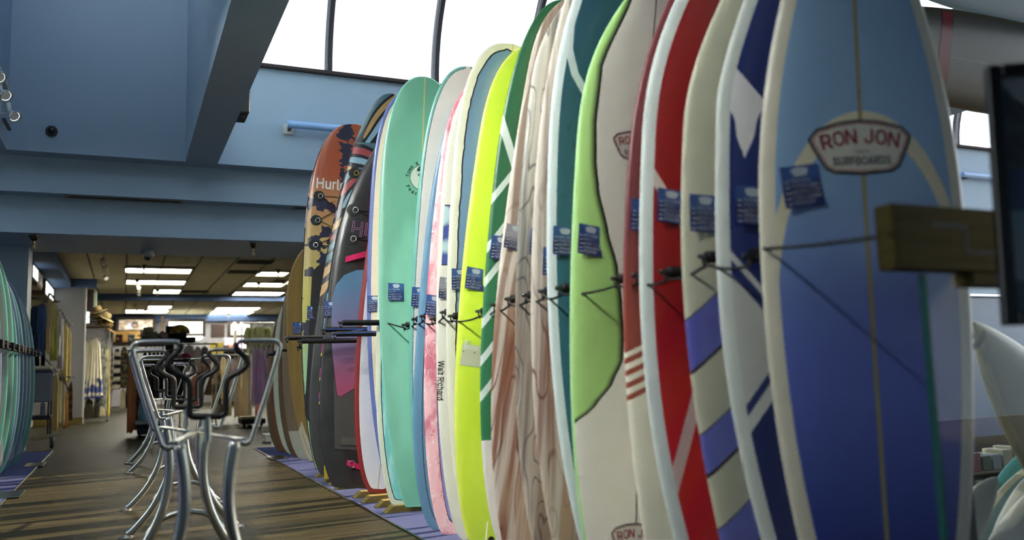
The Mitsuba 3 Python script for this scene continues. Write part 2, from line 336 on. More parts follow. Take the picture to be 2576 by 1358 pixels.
def paint_near(p, n, uv):
    idn, u, z, d = unpack(p, uv); au = dr.abs(u); col = mi.Color3f(0.6)
    # 1 light to deep blue, white arch and stringer
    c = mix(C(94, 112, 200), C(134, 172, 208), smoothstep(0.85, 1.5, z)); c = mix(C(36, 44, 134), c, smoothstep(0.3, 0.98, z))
    ring = dr.abs(dr.sqrt(dr.square(u / 0.25) + dr.square(dr.maximum(z - 1.04, 0) / 0.50)) - 1.0)
    c = sel((ring < 0.058) & (z > 1.04) | (z <= 1.04) & (dr.abs(au - 0.25) < 0.014), C(214, 206, 176), c)
    c = sel(au < 0.0055, C(150, 138, 80), c); col = sel(idn == 1, rail_over(1, d, c), col)
    # 2 navy, white flame, pale middle, navy stripes
    c = C(28, 46, 112)
    x = u + 0.18
    c = sel((z > 1.485) & (dr.abs(x + 0.034 - 0.02 * (z - 1.5)) < dr.clip((z - 1.485) * 0.30, 0, 0.062) + 0.012 * (noise(z * 18.0, 2.0) - 0.5)) & (z < 1.98 - 1.2 * u - 0.5), C(232, 230, 232), c)
    dl = z + 1.15 * u
    pale = (dl < 0.93) & (z > 0.3)
    c = sel(pale, C(196, 198, 194), c); c = sel((dl < 0.905) & (dl > 0.865), C(28, 46, 112), c)
    du = z - 1.45 * u
    c = sel((du < 1.062) & pale, C(28, 46, 112), c); c = sel((du < 1.024) & pale, C(205, 208, 204), c); c = sel((du < 0.966) & pale, C(24, 42, 104), c)
    col = sel(idn == 2, rail_over(2, d, c), col)
    # 3 cream with slanting violet bars, each with a dark lower edge
    q = z - 0.92 * u; c = C(190, 188, 164)
    for lo, hi in ((1.085, 1.265), (0.725, 0.87), (0.39, 0.54), (0.05, 0.2)):
        c = sel((q > lo) & (q < hi), mix(C(82, 82, 170), C(104, 110, 190), smoothstep(-0.3, -0.1, u)), c); c = sel(dr.abs(q - lo) < 0.007, C(50, 40, 36), c)
        c = sel(dr.abs(q - hi) < 0.003, C(70, 60, 56), c)
    col = sel(idn == 3, c, col)
    # 4 red, white rail, crossing white lines
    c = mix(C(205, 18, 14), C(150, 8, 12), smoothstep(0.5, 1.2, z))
    c = sel((dr.abs(z - (0.95 - 1.52 * u) - 0.185) < 0.03) & (z > 1.2), C(206, 190, 180), c); c = sel((dr.abs(z - (1.105 + 3.6 * u)) < 0.075) & (z < 0.95), C(210, 180, 170), c)
    col = sel(idn == 4, rail_over(4, d, c), col)
    # 5 maroon over white, four fine bars between
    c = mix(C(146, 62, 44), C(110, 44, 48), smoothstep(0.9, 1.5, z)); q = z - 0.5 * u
    c = sel(q < 0.935 + 0.125, C(224, 218, 196), c)
    for k in range(4):
        c = sel(dr.abs(q - (1.03 - 0.0435 * k)) < 0.0105, C(150, 66, 44), c)
    col = sel(idn == 5, c, col)
    # 6 white teardrop bordered in black on light green
    kz = (0.2, 0.60, 0.674, 0.752, 0.829, 0.914, 1.0, 1.132, 1.268, 1.402, 1.567, 1.676, 1.836, 2.062, 2.365, 2.62); ku = (-0.40, -0.33, -0.251, -0.155, -0.090, -0.049, -0.048, -0.061, -0.084, -0.130, -0.177, -0.194, -0.203, -0.192, -0.083, 0.05)
    e = mi.Float(0.05)
    for k in range(len(kz) - 1):
        t = (z - kz[k]) / (kz[k + 1] - kz[k]); t = t * t * (3 - 2 * t) * 0.35 + t * 0.65
        e = sel((z >= kz[k]) & (z < kz[k + 1]), ku[k] + t * (ku[k + 1] - ku[k]), e)
    dd = u - e
    c = mix(C(176, 226, 126), C(156, 208, 108), smoothstep(-0.25, 0.0, u)); c = mix(c, C(14, 18, 14), smoothstep(-0.034, -0.004, dd)); c = sel(dd > 0.0, C(234, 232, 216), c)
    c = sel((dr.abs(u - 0.022) < 0.0035) & ((z > 1.95) | (z < 0.72)), C(92, 84, 74), c)
    c = sel(d < 0.008, C(168, 216, 140), c)
    col = sel(idn == 6, c, col)
    # 7 teal with a white rail and a curved white line
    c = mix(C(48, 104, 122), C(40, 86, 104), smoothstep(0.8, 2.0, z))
    for a, b_ in (((-0.222, 2.33), (-0.226, 2.19)), ((-0.226, 2.19), (-0.198, 2.09)), ((-0.198, 2.09), (-0.13, 1.98)), ((-0.13, 1.98), (0.1, 1.8)), ((-0.15, 0.36), (0.1, 0.2))):
        c = sel(seg_dist(u, z, a, b_) < 0.016, C(200, 212, 212), c)
    sc = noise(u * 240.0, z * 14.0, 4.0)
    c = sel((sc > 0.90) & (z > 1.3) & (z < 2.1), C(70, 42, 34), c)
    col = sel(idn == 7, rail_over(7, d, c), col)
    return col
def paint_mid(p, n, uv):
    idn, u, z, d = unpack(p, uv); au = dr.abs(u); col = mi.Color3f(0.6)
    tie = fbm(u * 16.0 + idn * 3.1, z * 9.0, idn * 7.0, 4)
    # 11 green with white bars climbing to the right, white tail
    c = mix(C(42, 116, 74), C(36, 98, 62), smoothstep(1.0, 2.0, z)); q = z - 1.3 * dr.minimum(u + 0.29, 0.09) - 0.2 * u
    for k in (1.76, 1.52, 1.35, 1.145, 0.955, 0.77):
        c = sel((dr.abs(q - k) < 0.026) & (z < 1.9), C(196, 212, 204), c)
    c = sel((dr.abs(z - (2.055 - 2.5 * (u + 0.26))) < 0.05) & (z > 1.72), C(196, 212, 204), c)
    c = sel(z < 0.565, C(214, 214, 208), c); col = sel(idn == 11, c, col)
    c = mix(C(188, 214, 0), C(216, 246, 0), smoothstep(1.4, 1.9, z) * 0 + noise(u * 2.0, z * 1.5, 3.0)); c = mix(C(206, 222, 60), c, smoothstep(0.0, 0.035, d))
    c = sel((au < 0.004) & (z < 0.14), C(236, 240, 190), c); col = sel(idn == 12, c, col)
    w = d + 0.006 * (noise(z * 30.0, 5.0) - 0.5)
    c = sel((w < 0.052) & (w > 0.044), C(34, 32, 38), mix(C(92, 124, 164), C(110, 146, 184), noise(u * 5.0, z * 2.0))); c = sel(w < 0.044, C(212, 212, 192), c)
    c = sel((au < 0.004) & (z > 2.3), C(196, 186, 130), c); col = sel(idn == 13, c, col)
    c = C(212, 212, 198); tb = mix(C(60, 78, 150), C(176, 204, 208), smoothstep(0.25, 0.5, dr.abs(dr.sin(z * 18.0 + 1.6) * 0.55 + 0.5 * (tie - 0.5))))
    inside = (z > 1.47) & (z < 1.795) & (d > 0.02)
    c = sel((z > 1.463) & (z < 1.802) & (d > 0.02), C(40, 40, 60), c); c = sel(inside, tb, c); col = sel(idn == 14, c, col)
    pk = mix(C(206, 112, 130), C(238, 186, 190), smoothstep(0.35, 0.6, tie)); pk = sel(dr.abs(fbm(u * 22.0, z * 14.0, 9.0) - 0.5) < 0.012, C(240, 214, 210), pk)
    c = sel(d < 0.070, C(52, 40, 60), mix(C(128, 128, 186), C(146, 146, 196), smoothstep(0.3, 1.2, z))); c = sel(d < 0.066, pk, c); col = sel(idn == 15, c, col)
    c = sel((d < 0.050) & (d > 0.046), C(22, 28, 34), mix(C(82, 126, 158), C(98, 144, 174), noise(u * 3.0, z * 2.0))); col = sel(idn == 16, c, col)
    col = plain(idn, 17, d, col)
    c = mix(C(108, 172, 146), C(128, 194, 168), smoothstep(0.45, 0.7, fbm(u * 3.0, z * 1.5, 2.0))); c = sel((au < 0.0045) & (z > 2.2), C(196, 182, 110), c); col = sel(idn == 18, rail_over(18, d, c), col)
    aq = mix(C(120, 200, 200), C(176, 224, 220), smoothstep(0.35, 0.65, tie))
    col = plain(idn, 19, d, col, aq); col = plain(idn, 20, d, col)
    c = mix(C(200, 202, 216), C(212, 212, 216), tie); c = sel((au < 0.004) & (z < 0.42), C(176, 160, 140), c); col = plain(idn, 21, d, col, c)
    # 22 black inflatable, coloured flashes down its side
    c = mix(C(36, 36, 37), C(48, 48, 49), fbm(u * 9.0, z * 9.0, 1.0)); f = (z - 1.4 * u) * 5.2; fr = f - dr.floor(f)
    st = (d < 0.004) & (u < 0) & (z > 0.62) & (z < 1.5)
    c = sel(st & (fr > 0.35) & (fr < 0.72), mix(C(176, 40, 110), mix(C(96, 88, 176), C(110, 180, 214), smoothstep(1.2, 1.3, z)), smoothstep(0.75, 0.7, z) + smoothstep(1.12, 1.2, z)), c); c = sel(st & (fr >= 0.22) & (fr <= 0.35), C(206, 210, 50), c)
    col = sel(idn == 22, c, col)
    # 23 hand drawn bright strokes on black
    c = C(34, 34, 38); k = dr.select(z > 2.86, 1.5, dr.select(z > 2.62, -0.55, 0.85)); wob = 0.035 * dr.sin(z * 9.0 + 1.0) + 0.03 * dr.sin(u * 13.0)
    q = (z - k * u + wob) * 9.5; row = dr.floor(q); fq = q - row
    g = (u + 0.5) * 2.6 + 3.7 * cell_rand(row, 1); gc = dr.floor(g); fg = g - gc; h = cell_rand(row, gc, 5)
    pc = C(186, 148, 90)
    for j, cc in enumerate(((168, 70, 74), (150, 116, 162), (78, 116, 126), (138, 180, 200), (90, 160, 88), (78, 116, 126), (186, 148, 90), (150, 116, 162))):
        pc = sel(h > (j + 1) / 9.2, C(*cc), pc)
    on = (dr.square((fq - 0.5) / 0.33) + dr.square((fg - 0.5) / 0.46) ** 4 < 1.0) & (z > 1.5)
    c = sel(on, pc, c); c = sel(z < 1.45, C(60, 62, 62), c); c = sel(d < 0.004, C(44, 46, 47), c); col = sel(idn == 23, c, col)
    # 24 orange to yellow to green with navy tie-dye patches, black deck pad edge
    c = mix(C(150, 196, 150), C(196, 190, 80), smoothstep(0.9, 1.5, z)); c = mix(c, C(188, 166, 96), smoothstep(1.5, 2.0, z)); c = mix(c, C(184, 130, 84), smoothstep(2.0, 2.45, z)); c = mix(c, C(170, 80, 44), smoothstep(2.45, 2.75, z))
    bl = fbm(u * 9.0 + 2.0, z * 10.0, 4.0, 4); rag = 0.05 * (fbm(u * 30.0, z * 34.0, 2.0, 3) - 0.5)
    path = dr.abs(u + 0.03 - 0.05 * dr.sin(z * 3.4 + 0.6) + rag * 1.6) < 0.058 + 0.02 * dr.sin(z * 19.0)
    gap = dr.abs(dr.sin(z * 12.5 + 2.5 * u + rag * 20.0)) > 0.20
    bar = path & gap & (z > 1.95)
    spl = (bl + rag > 0.585) & (u < -0.16) & (z < 2.35) | (bl + rag > 0.52) & (z < 1.85) | (dr.abs(z - 2.40 + 0.1 * u + 2.0 * rag) < 0.05) & (u < -0.12) & (bl > 0.42)
    c = sel(bar | spl, C(44, 44, 66), c); c = sel((d < 0.006), C(44, 46, 52), c); c = sel((d < 0.004) & (u < 0) & (dr.abs(z - 2.62) < 0.11) | (d < 0.004) & (u < 0) & (dr.abs(z - 2.32) < 0.10), C(210, 212, 214), c)
    col = sel(idn == 24, c, col)
    for k in range(31, 40): col = plain(idn, k, d, col)
    for k in (41, 42, 43, 44, 45, 46, 47): col = plain(idn, k, d, col)
    col = sel((idn == 41) & (dr.abs(u) < 0.004), C(120, 104, 70), col)
    return col
def paint_grain(p, n, uv):
    idn, u, z, d = unpack(p, uv); h = idn * 5.3
    w = fbm(u * 4.0 + h, z * 0.9, h, 4) + 0.30 * noise(u * 3.0 + h, z * 0.5)
    bend = 0.05 * fbm(u * 3.0 + h, z * 2.0, h, 2); st = fbm((u + bend) * 34.0 + h, z * 0.9, h, 4); st2 = noise((u + bend) * 75.0 + h, z * 1.6, h)
    ph = w * 11.0 + u * 5.0; v = dr.abs(dr.sin(ph * 3.14159)); line = smoothstep(0.26, 0.0, v)
    hot = smoothstep(0.42, 0.60, fbm(u * 8.0 + h + 9, z * 1.5, h + 2, 4))
    low = smoothstep(1.45, 0.85, z); wide = smoothstep(0.38, 0.62, st)
    base = mix(C(136, 120, 106), C(214, 206, 192), wide * 0.8 + 0.2 * st2)
    rust = mix(C(196, 160, 116), C(134, 66, 34), hot); base = mix(base, rust, (0.10 + 0.60 * low) * (0.30 + 0.70 * (1 - wide)))
    base = mix(base, C(104, 52, 34), line * (0.20 + 0.75 * hot) * (0.30 + 0.70 * low)); base = mix(base, C(120, 62, 40), smoothstep(0.62, 0.78, noise(u * 18.0 + h, z * 1.0, h + 4)) * 0.55 * hot)
    gray = mix(C(112, 110, 104), C(204, 204, 192), wide * 0.8 + 0.2 * st2); gray = mix(gray, mix(C(176, 142, 108), C(128, 92, 66), hot), low * 0.45); gray = mix(gray, C(54, 50, 60), smoothstep(0.12, 0.0, dr.abs(v - 0.5)) * 0.7)
    col = sel(idn == 9, gray, base)
    # 25-30 varnished wood
    g = noise(u * 60.0 + h, z * 1.5, h); g2 = fbm(u * 14.0 + h, z * 0.8, h, 3)
    tone = C(150, 124, 54); dark = C(118, 92, 40)
    for k, a, b_ in ((26, (122, 108, 84), (104, 88, 66)), (27, (98, 74, 44), (76, 54, 32)), (28, (122, 114, 92), (98, 74, 46)), (29, (120, 72, 32), (94, 52, 26)), (30, (112, 102, 68), (90, 78, 48))):
        tone = sel(idn == k, C(*a), tone); dark = sel(idn == k, C(*b_), dark)
    wd = mix(dark, tone, dr.clip(0.55 * g + 0.6 * g2, 0, 1)); wd = sel((idn == 28) & (d < 0.05), C(176, 186, 166), wd)
    ft = 0.42 - 3.2 * dr.abs(u + 0.12 + 0.02 * dr.sin(z * 3.0)) 
    wd = sel((idn == 25) & (z < ft) & (z > 0.02), C(186, 180, 150), wd); wd = sel((idn == 26) & (z < 0.3) & (u > -0.2), C(166, 168, 150), wd)
    wd = sel((d > 0.03) & (d < 0.034) & (idn == 25), C(140, 90, 40), wd)
    return sel(idn > 24.5, wd, col)
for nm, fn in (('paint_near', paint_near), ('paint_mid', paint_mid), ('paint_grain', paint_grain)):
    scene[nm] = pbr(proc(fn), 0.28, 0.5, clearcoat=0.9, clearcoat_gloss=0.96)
scene['rubber'] = pbr(VC, 0.55, 0.3)
BL = {
1:'light to deep blue longboard with oval red lettered badge, nearest in the row',
2:'navy longboard with a pointed white flame, second from the front of the row',
3:'cream longboard crossed by slanting violet bars',
4:'bright red longboard with white rails and crossing white lines',
5:'maroon longboard fading to white below four thin bars, left of the red one',
6:'light green longboard with a black edged white teardrop',
7:'dark teal longboard with a white rail and curved white line',
8:'brown marbled longboard directly behind the teal one',
9:'grey marbled longboard between two brown marbled ones',
10:'reddish brown marbled longboard directly in front of the green one with white bars',
11:'dark green longboard with slanting white bars and white tail',
12:'fluorescent yellow longboard standing in the row',
13:'blue longboard with broad cream rail and wavy black pinline behind the yellow one',
14:'white longboard with a blue tie-dye band and black signature',
15:'lavender longboard with marbled pink rail',
16:'sky blue longboard with a black pinline and squared tail',
17:'white longboard with thin teal rail just in front of the mint one',
18:'mint green longboard with a round black and white emblem',
19:'cream railed longboard with aqua tie-dye deck behind the mint one',
20:'cream longboard with purple blue rail behind the mint one',
21:'white longboard with dark red rail in front of the black paddle board',
22:'black inflatable paddle board with a blue to pink deck pad',
23:'black paddle board with bright hand drawn strokes on its nose',
24:'orange to yellow tie-dye paddle board with black deck pad',
25:'golden wood surfboard, nearest of the wooden ones',
26:'grey tan wood surfboard second in the wooden group',
27:'dark brown wood surfboard third in the wooden group',
28:'wood surfboard with pale green rail in the wooden group',
29:'reddish brown wood surfboard behind the pale railed wooden one',
30:'olive wood surfboard, farthest of the wooden ones'}
B, BK = {}, {}
def plug(b, u, s, par, r=0.012, c=(34, 34, 34)):
    m = b.decal(Point(0, 0).buffer(r), u, s, 0.0004, 0.003, step=0)
    k = add('leash_plug', m, 'gloss', c, par, label='dark round leash plug')
    return k
for k, v in BD.items():
    sup = k in (22, 23, 24)
    b = B[k] = Board(v, thick=(0.125 if sup else 0.072), **(dict(ex=4.0, ey=2.6) if sup else {}))
    m, uv = b.mesh(k)
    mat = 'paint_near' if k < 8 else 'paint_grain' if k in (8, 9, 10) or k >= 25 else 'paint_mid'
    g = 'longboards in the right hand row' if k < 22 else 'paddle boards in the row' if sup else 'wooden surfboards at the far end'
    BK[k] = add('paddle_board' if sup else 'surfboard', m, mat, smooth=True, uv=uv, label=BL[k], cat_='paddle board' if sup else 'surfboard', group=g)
plug(B[12], 0.028, 0.055, BK[12], 0.016); plug(B[15], 0.0, 0.127, BK[15], 0.011); plug(B[21], 0.04, 0.14, BK[21], 0.008, (90, 40, 34))
def pick(b, px, py):
    d = ray(px, py); n = 0.05
    for _ in range(3):
        o = b.O + b.N * n; u, s, _t = np.linalg.solve(np.stack([b.U, b.S, -d], 1), EYE - o)
        t = np.clip(s / b.L, 0, 1); q = np.clip(abs(u) / max(b.hw(t), 1e-4), 0, 0.98); n = b.rock(t) + b.tk(t) * (1 - q ** b.ex) ** (1 / b.ey)
    return float(u), float(s)
TXT = {}
def text(s, h, bold=False, depth=0.0006):
    k = (s, h, bold)
    if k not in TXT: TXT[k] = meshkit.text_mesh(s, h, depth, bold)
    return TXT[k].copy()
def rrect(w, h, r, cx=0, cy=0):
    return sbox(cx - w / 2 + r, cy - h / 2 + r, cx + w / 2 - r, cy + h / 2 - r).buffer(r, quad_segs=5)
def band_poly(pts, w):
    return LineString(pts).buffer(w / 2, cap_style=2)

# ---- painted emblems and lettering on the boards
def badge_poly(w):
    P = [(-.5, .10), (-.42, .19), (-.2, .25), (0, .27), (.2, .25), (.42, .19), (.5, .10), (.45, -.02), (.36, -.20), (.28, -.25), (0, -.27), (-.28, -.25), (-.36, -.20), (-.45, -.02)]
    return Polygon(P).buffer(-0.02).buffer(0.02) if w is None else affinity.scale(Polygon(P).buffer(-0.03).buffer(0.03), w, w, origin=(0, 0))
def place_text(b, s, h, u0, s0, par, name, color, mat='gloss', bold=True, width=None, rot=0.0, off=0.0016, step=0.03, arc=0.0):
    m = text(s, h, bold); w0 = m.bounds[1][0] - m.bounds[0][0]
    m.apply_translation((-m.bounds[0][0] - w0 / 2, -h / 2, 0))
    if width: m.apply_scale((width / w0, 1, 1))
    if arc:
        v = m.vertices.copy(); v[:, 1] += arc * (1 - (v[:, 0] / (width or w0) * 2) ** 2) - arc / 2; m = trimesh.Trimesh(v, m.faces, process=False)
    return add(name, b.decal(m, None, u0, s0, off, step=0, rot=rot) if False else b.decal(m, u0, s0, off, step=0, rot=rot), mat, color, par, smooth=False)
def badge(b, par, u0, s0, w, rot=0.0):
    P = badge_poly(w)
    k = add('badge', b.decal(P.buffer(0.024 * w), u0, s0, 0.0005, 0.0006, 0.02, rot), 'gloss', (40, 30, 36), par, smooth=False, label='oval maker badge lettered in red')
    add('rim', b.decal(P.buffer(-0.012 * w).difference(P.buffer(-0.024 * w)), u0, s0, 0.0017, 0.0003, 0.02, rot), 'gloss', (150, 40, 50), k, smooth=False)
    add('field', b.decal(P.buffer(-0.004 * w), u0, s0, 0.0010, 0.0006, 0.02, rot), 'gloss', (206, 204, 192), k, smooth=False)
    c, s_ = math.cos(rot), math.sin(rot)
    def at(x, y): return u0 + (x * c - y * s_) * w, s0 + (x * s_ + y * c) * w
    for word, x in (('RON', -.215), ('JON', .215)):
        for j, ch in enumerate(word):
            xx = x + (j - 1) * 0.125; yy = 0.115 - 0.30 * xx * xx * 1.4; h = 0.15 * w
            if ch == 'R': yy -= 0.0
            u, s = at(xx, yy); place_text(b, ch, h, u, s, k, 'lettering', (132, 18, 34), width=0.115 * w if ch != 'J' else 0.09 * w, rot=rot - 0.55 * xx, off=0.0018)
    u, s = at(0, -0.145); place_text(b, 'SURFBOARDS', 0.085 * w, u, s, k, 'lettering', (42, 48, 50), width=0.58 * w, rot=rot, off=0.0018)
    u, s = at(0.0, -0.045); place_text(b, 'Custom', 0.03 * w, u, s, k, 'lettering', (70, 70, 70), width=0.15 * w, rot=rot, off=0.0018, bold=False)
badge(B[1], BK[1], -0.004, 1.468, 0.265, 0.03)
badge(B[6], BK[6], -0.022, 1.758, 0.205, 0.10)
badge(B[6], BK[6], 0.02, 0.268, 0.20, 0.0)
# mint board: round emblem
b, par = B[18], BK[18]; u0, s0 = pick(b, 1063, 448)
k = add('emblem', b.decal(Point(0, 0).buffer(0.087, 24), u0, s0, 0.0005), 'gloss', (20, 22, 22), par, smooth=False, label='round black and white emblem')
add('disc', b.decal(Point(0, 0).buffer(0.084, 24), u0, s0, 0.0012), 'gloss', (206, 210, 198), k, smooth=False)
R_ = 0.084; yy = Point(0, 0).buffer(R_, 24).intersection(sbox(0, -R_, R_, R_)).difference(Point(0, -R_ / 2).buffer(R_ / 2, 20)).union(Point(0, R_ / 2).buffer(R_ / 2, 20)).difference(Point(0, R_ / 2).buffer(R_ / 7, 12))
add('swirl', b.decal(yy, u0, s0, 0.0019, 0.0005), 'gloss', (20, 22, 22), k, smooth=False)
add('dot', b.decal(Point(0, -R_ / 2).buffer(R_ / 7, 12), u0, s0, 0.0025, 0.0005), 'gloss', (20, 22, 22), k, smooth=False)
for phrase, a0, da, rr in (('Town & Country', 176, -12.6, 0.104), ('Pearl City', 214, 11.5, 0.118)):
    for j, ch in enumerate(phrase):
        if ch != ' ':
            a = math.radians(a0 + da * j); rot = a - PI / 2 if da < 0 else a + PI / 2
            place_text(b, ch, 0.022, u0 + rr * math.cos(a), s0 + rr * math.sin(a), k, 'lettering', (20, 22, 22), rot=rot, off=0.0008)
# white board: signature, yellow board: sticker
b = B[14]; u0, s0 = pick(b, 1109, 957); place_text(b, 'Walt Richard', 0.03, u0, s0, BK[14], 'signature', (30, 30, 34), rot=-PI / 2 + 0.05, width=0.21, off=0.001)
b = B[12]; u0, s0 = pick(b, 1187, 893)
k = add('sticker', b.decal(sbox(-.054, -.058, .06, .052), u0, s0, 0.0006), 'matte', (186, 188, 160), BK[12], smooth=False, label='grey paper sticker')
add('lettering', b.decal(text('SHARPE', 0.021, True), u0 - 0.05, s0 + 0.026, 0.002, step=0), 'matte', (212, 216, 200), k, smooth=False)
add('lettering', b.decal(text('No', 0.019, True), u0 - 0.05, s0 + 0.054, 0.002, step=0), 'matte', (212, 216, 200), k, smooth=False)
add('lettering', b.decal(sbox(0, 0, .066, .008), u0 - 0.05, s0 + 0.010, 0.002, 0.0004, step=0), 'matte', (110, 112, 96), k, smooth=False)

# ---- paddle boards: pads, rings, bungee cords, handles, lettering
def pad_uv(name, b, poly, u0, s0, mat, color, par, t=0.005, **k): return add(name, b.decal(poly, u0, s0, 0.0005, t, 0.03), mat, color, par, smooth=False, **k)
b, par = B[22], BK[22]
def grad_fn(p, n, uv):
    z = p.z; tex = 0.94 + 0.06 * dr.sin((p.x + p.z) * 900.0) * dr.sin((p.x - p.z) * 900.0)
    c = mix(C(84, 128, 164), C(112, 112, 150), smoothstep(1.62, 1.22, z)); return mix(c, C(160, 74, 108), smoothstep(1.22, 0.72, z)) * tex
scene['deck_pad'] = pbr(proc(grad_fn), 0.85, 0.2)
pts = [(-.262, .655), (-.275, .70), (-.335, .98), (-.365, 1.20), (-.375, 1.38), (-.36, 1.47), (-.31, 1.55), (-.22, 1.60), (0, 1.635), (.22, 1.60), (.31, 1.55), (.36, 1.47), (.375, 1.38), (.365, 1.2), (.335, .98), (.275, .70), (.262, .655), (.24, .645), (.19, .68), (.1, .75), (0, .775), (-.1, .75), (-.19, .68), (-.24, .645)]
pad_uv('deck_pad', b, Polygon(pts).buffer(0.01).buffer(-0.01), 0, 0, 'deck_pad', None, par, label='pad fading from blue to pink')
lower = Polygon([(-.325, .98), (-.238, .27), (.238, .27), (.325, .98)]).difference(Polygon(pts).buffer(0.004))
pad_uv('tail_pad', b, lower, 0, 0, 'rubber', (74, 72, 70), par, 0.004)
pad_uv('kick_pad', b, rrect(.40, .055, .01), 0, .33, 'rubber', (84, 80, 74), par, 0.012)
def dring(b, par, px, py, gold=False):
    u, s = pick(b, px, py)
    k = add('ring_patch', b.decal(Point(0, 0).buffer(0.048, 12), u, s, 0.0004, 0.004, 0.03), 'rubber', (34, 38, 38), par, smooth=False)
    c = b.front(np.array([u + .014]), np.array([s]), 0.008)[0]
    ring = np.array([c + b.U * 0.019 * math.cos(a) + b.S * 0.022 * math.sin(a) + b.N * 0.008 * math.cos(a) for a in np.linspace(0, 2 * PI, 14, endpoint=False)])
    add('ring', tube(ring, 0.0035, 6, closed=True), 'metal', (190, 160, 70) if gold else (206, 206, 208), k)
    return u + .02, s
def strap(b, par, u0, u1, s0, s1, w, c, name, bow=0.025, label=None):
    t = np.linspace(0, 1, 15); R = []
    for k in t:
        u, s, h = u0 + (u1 - u0) * k, s0 + (s1 - s0) * k, 0.004 + bow * math.sin(PI * k)
        q = [b.front(np.array([u]), np.array([s + d]), h + e)[0] for d, e in ((-w / 2, 0), (w / 2, 0), (w / 2, .004), (-w / 2, .004))]
        R.append(q)
    return add(name, loft(R), 'cloth', c, par, smooth=False, label=label)
r22 = [dring(b, par, 889, 528), dring(b, par, 884, 600)]
strap(b, par, -.315, -.10, 1.668, 1.755, .045, (190, 44, 92), 'carry_handle', 0.03, 'magenta carry handle')
strap(b, par, -.14, -.02, .18, .145, .04, (180, 40, 84), 'tail_strap', 0.006, 'magenta tail strap')
c = b.front(np.array([-.105]), np.array([.168]), 0.02)[0]
add('tail_ring', tube([c + b.U * .022 * math.cos(a) + b.S * .026 * math.sin(a) for a in np.linspace(0, 2 * PI, 16, endpoint=False)], .003, 6, closed=True), 'metal', (210, 210, 205), par)
for u, s in r22:
    for v in (-0.10, 0.0, 0.10):
        if abs(v) < .05 or (s > 1.95) == (v < 0):
            add('bungee_cord', tube([b.front(np.array([u + k * .30]), np.array([s + v * k]), 0.008)[0] for k in np.linspace(0, 1, 6)], .003, 6), 'rubber', (22, 20, 22), par)
u0, s0 = pick(b, 880, 592)
ol = text('HURLEY', 0.115, False); ol.apply_scale((0.85, 1, 1))
import shapely
def outline_text(m, w):
    f = m.faces[np.abs(m.face_normals[:, 2]) > 0.9]; z = m.vertices[:, 2]
    tri = [Polygon(m.vertices[q][:, :2]) for q in f if z[q].mean() < 1e-5]
    P = unary_union([t.buffer(1e-5) for t in tri]); return P.buffer(w).difference(P.buffer(-w))
add('lettering', b.decal(outline_text(ol, 0.0022), u0, s0, 0.001, 0.0008, step=0.05), 'matte', (140, 96, 140), par, smooth=False, label='pink outlined lettering')
b, par = B[23], BK[23]; dring(b, par, 892, 435, True)
add('fin_box_tab', bx(0, .035, -.02, .0, 0, .11, .004).apply_translation(at_y(815, 1205, b.y - .14)), 'gloss', (176, 160, 60), par)
b, par = B[24], BK[24]
u0, s0 = pick(b, 796, 472)
place_text(b, 'Hurley', 0.095, u0 + .165, s0 + .045, par, 'lettering', (216, 214, 208), width=0.335, off=0.001)
rr = [dring(b, par, 802, 493), dring(b, par, 795, 554), dring(b, par, 790, 616)]
mu, ms = pick(b, 852, 518); mu2, ms2 = pick(b, 838, 572)
for (u, s), (u1, s1) in ((rr[0], (.15, rr[0][1] + .01)), (rr[0], (-.12, (rr[0][1] + rr[1][1]) / 2)), (rr[1], (-.12, (rr[0][1] + rr[1][1]) / 2)), (rr[1], (.0, (rr[1][1] + rr[2][1]) / 2)), (rr[2], (.0, (rr[1][1] + rr[2][1]) / 2 + .05)), (rr[2], (.15, rr[2][1]))):
    add('bungee_cord', tube([b.front(np.array([u + k * (u1 - u)]), np.array([s + k * (s1 - s)]), 0.008)[0] for k in np.linspace(0, 1, 6)], .003, 6), 'rubber', (40, 26, 22), par)
pad_uv('deck_pad', b, rrect(.60, 1.5, .16), -.02, 1.10, 'rubber', (40, 40, 41), par, 0.006, label='black deck pad')

# ---- row of boards on the left carpet
LL = ['lime edged pale surfboard at the left edge of the photo', 'pale surfboard with purple rail beside the lime edged one', 'tall teal railed grey surfboard behind the purple railed one', 'teal railed pale surfboard with a grey tail pad in the left row',
      'teal railed surfboard in the middle of the left row', 'grey surfboard with indigo rail in the middle of the left row', 'teal railed surfboard just behind the indigo railed one', 'indigo railed surfboard, third from the far end of the left row', 'teal railed surfboard, second from the far end of the left row', 'teal railed surfboard, last of the left row beside the denim']
LB = []
for j, (px, zt, idn) in enumerate(((6, 2.18, 31), (17, 2.0, 32), (33, 2.16, 33), (46, 2.12, 34), (56, 1.95, 36), (62, 1.98, 35), (71, 1.93, 38), (80, 1.95, 37), (88, 1.9, 38), (97, 1.86, 39))):
    Y = at_x(px, 880, -0.87)[1] 
    b = Board((-1.135, Y, 0.0, zt, 0.52, -1.0, 1.5, -17 + j * .5, .5, 2.3, 1.9, 2.3, 1.7, .2, .06, .03), thick=0.042)
    m, uv = b.mesh(idn); k = add('surfboard', m, 'paint_mid', smooth=True, uv=uv, label=LL[j], cat_='surfboard', group='teal railed surfboards on the left carpet'); LB.append((b, k))
for j in (3, 6, 8):
    b, k = LB[j]
    pad_uv('tail_pad', b, rrect(.30, .30, .05), .03, .28, 'rubber', (96, 104, 110), k, 0.006, label='grey ribbed tail pad')
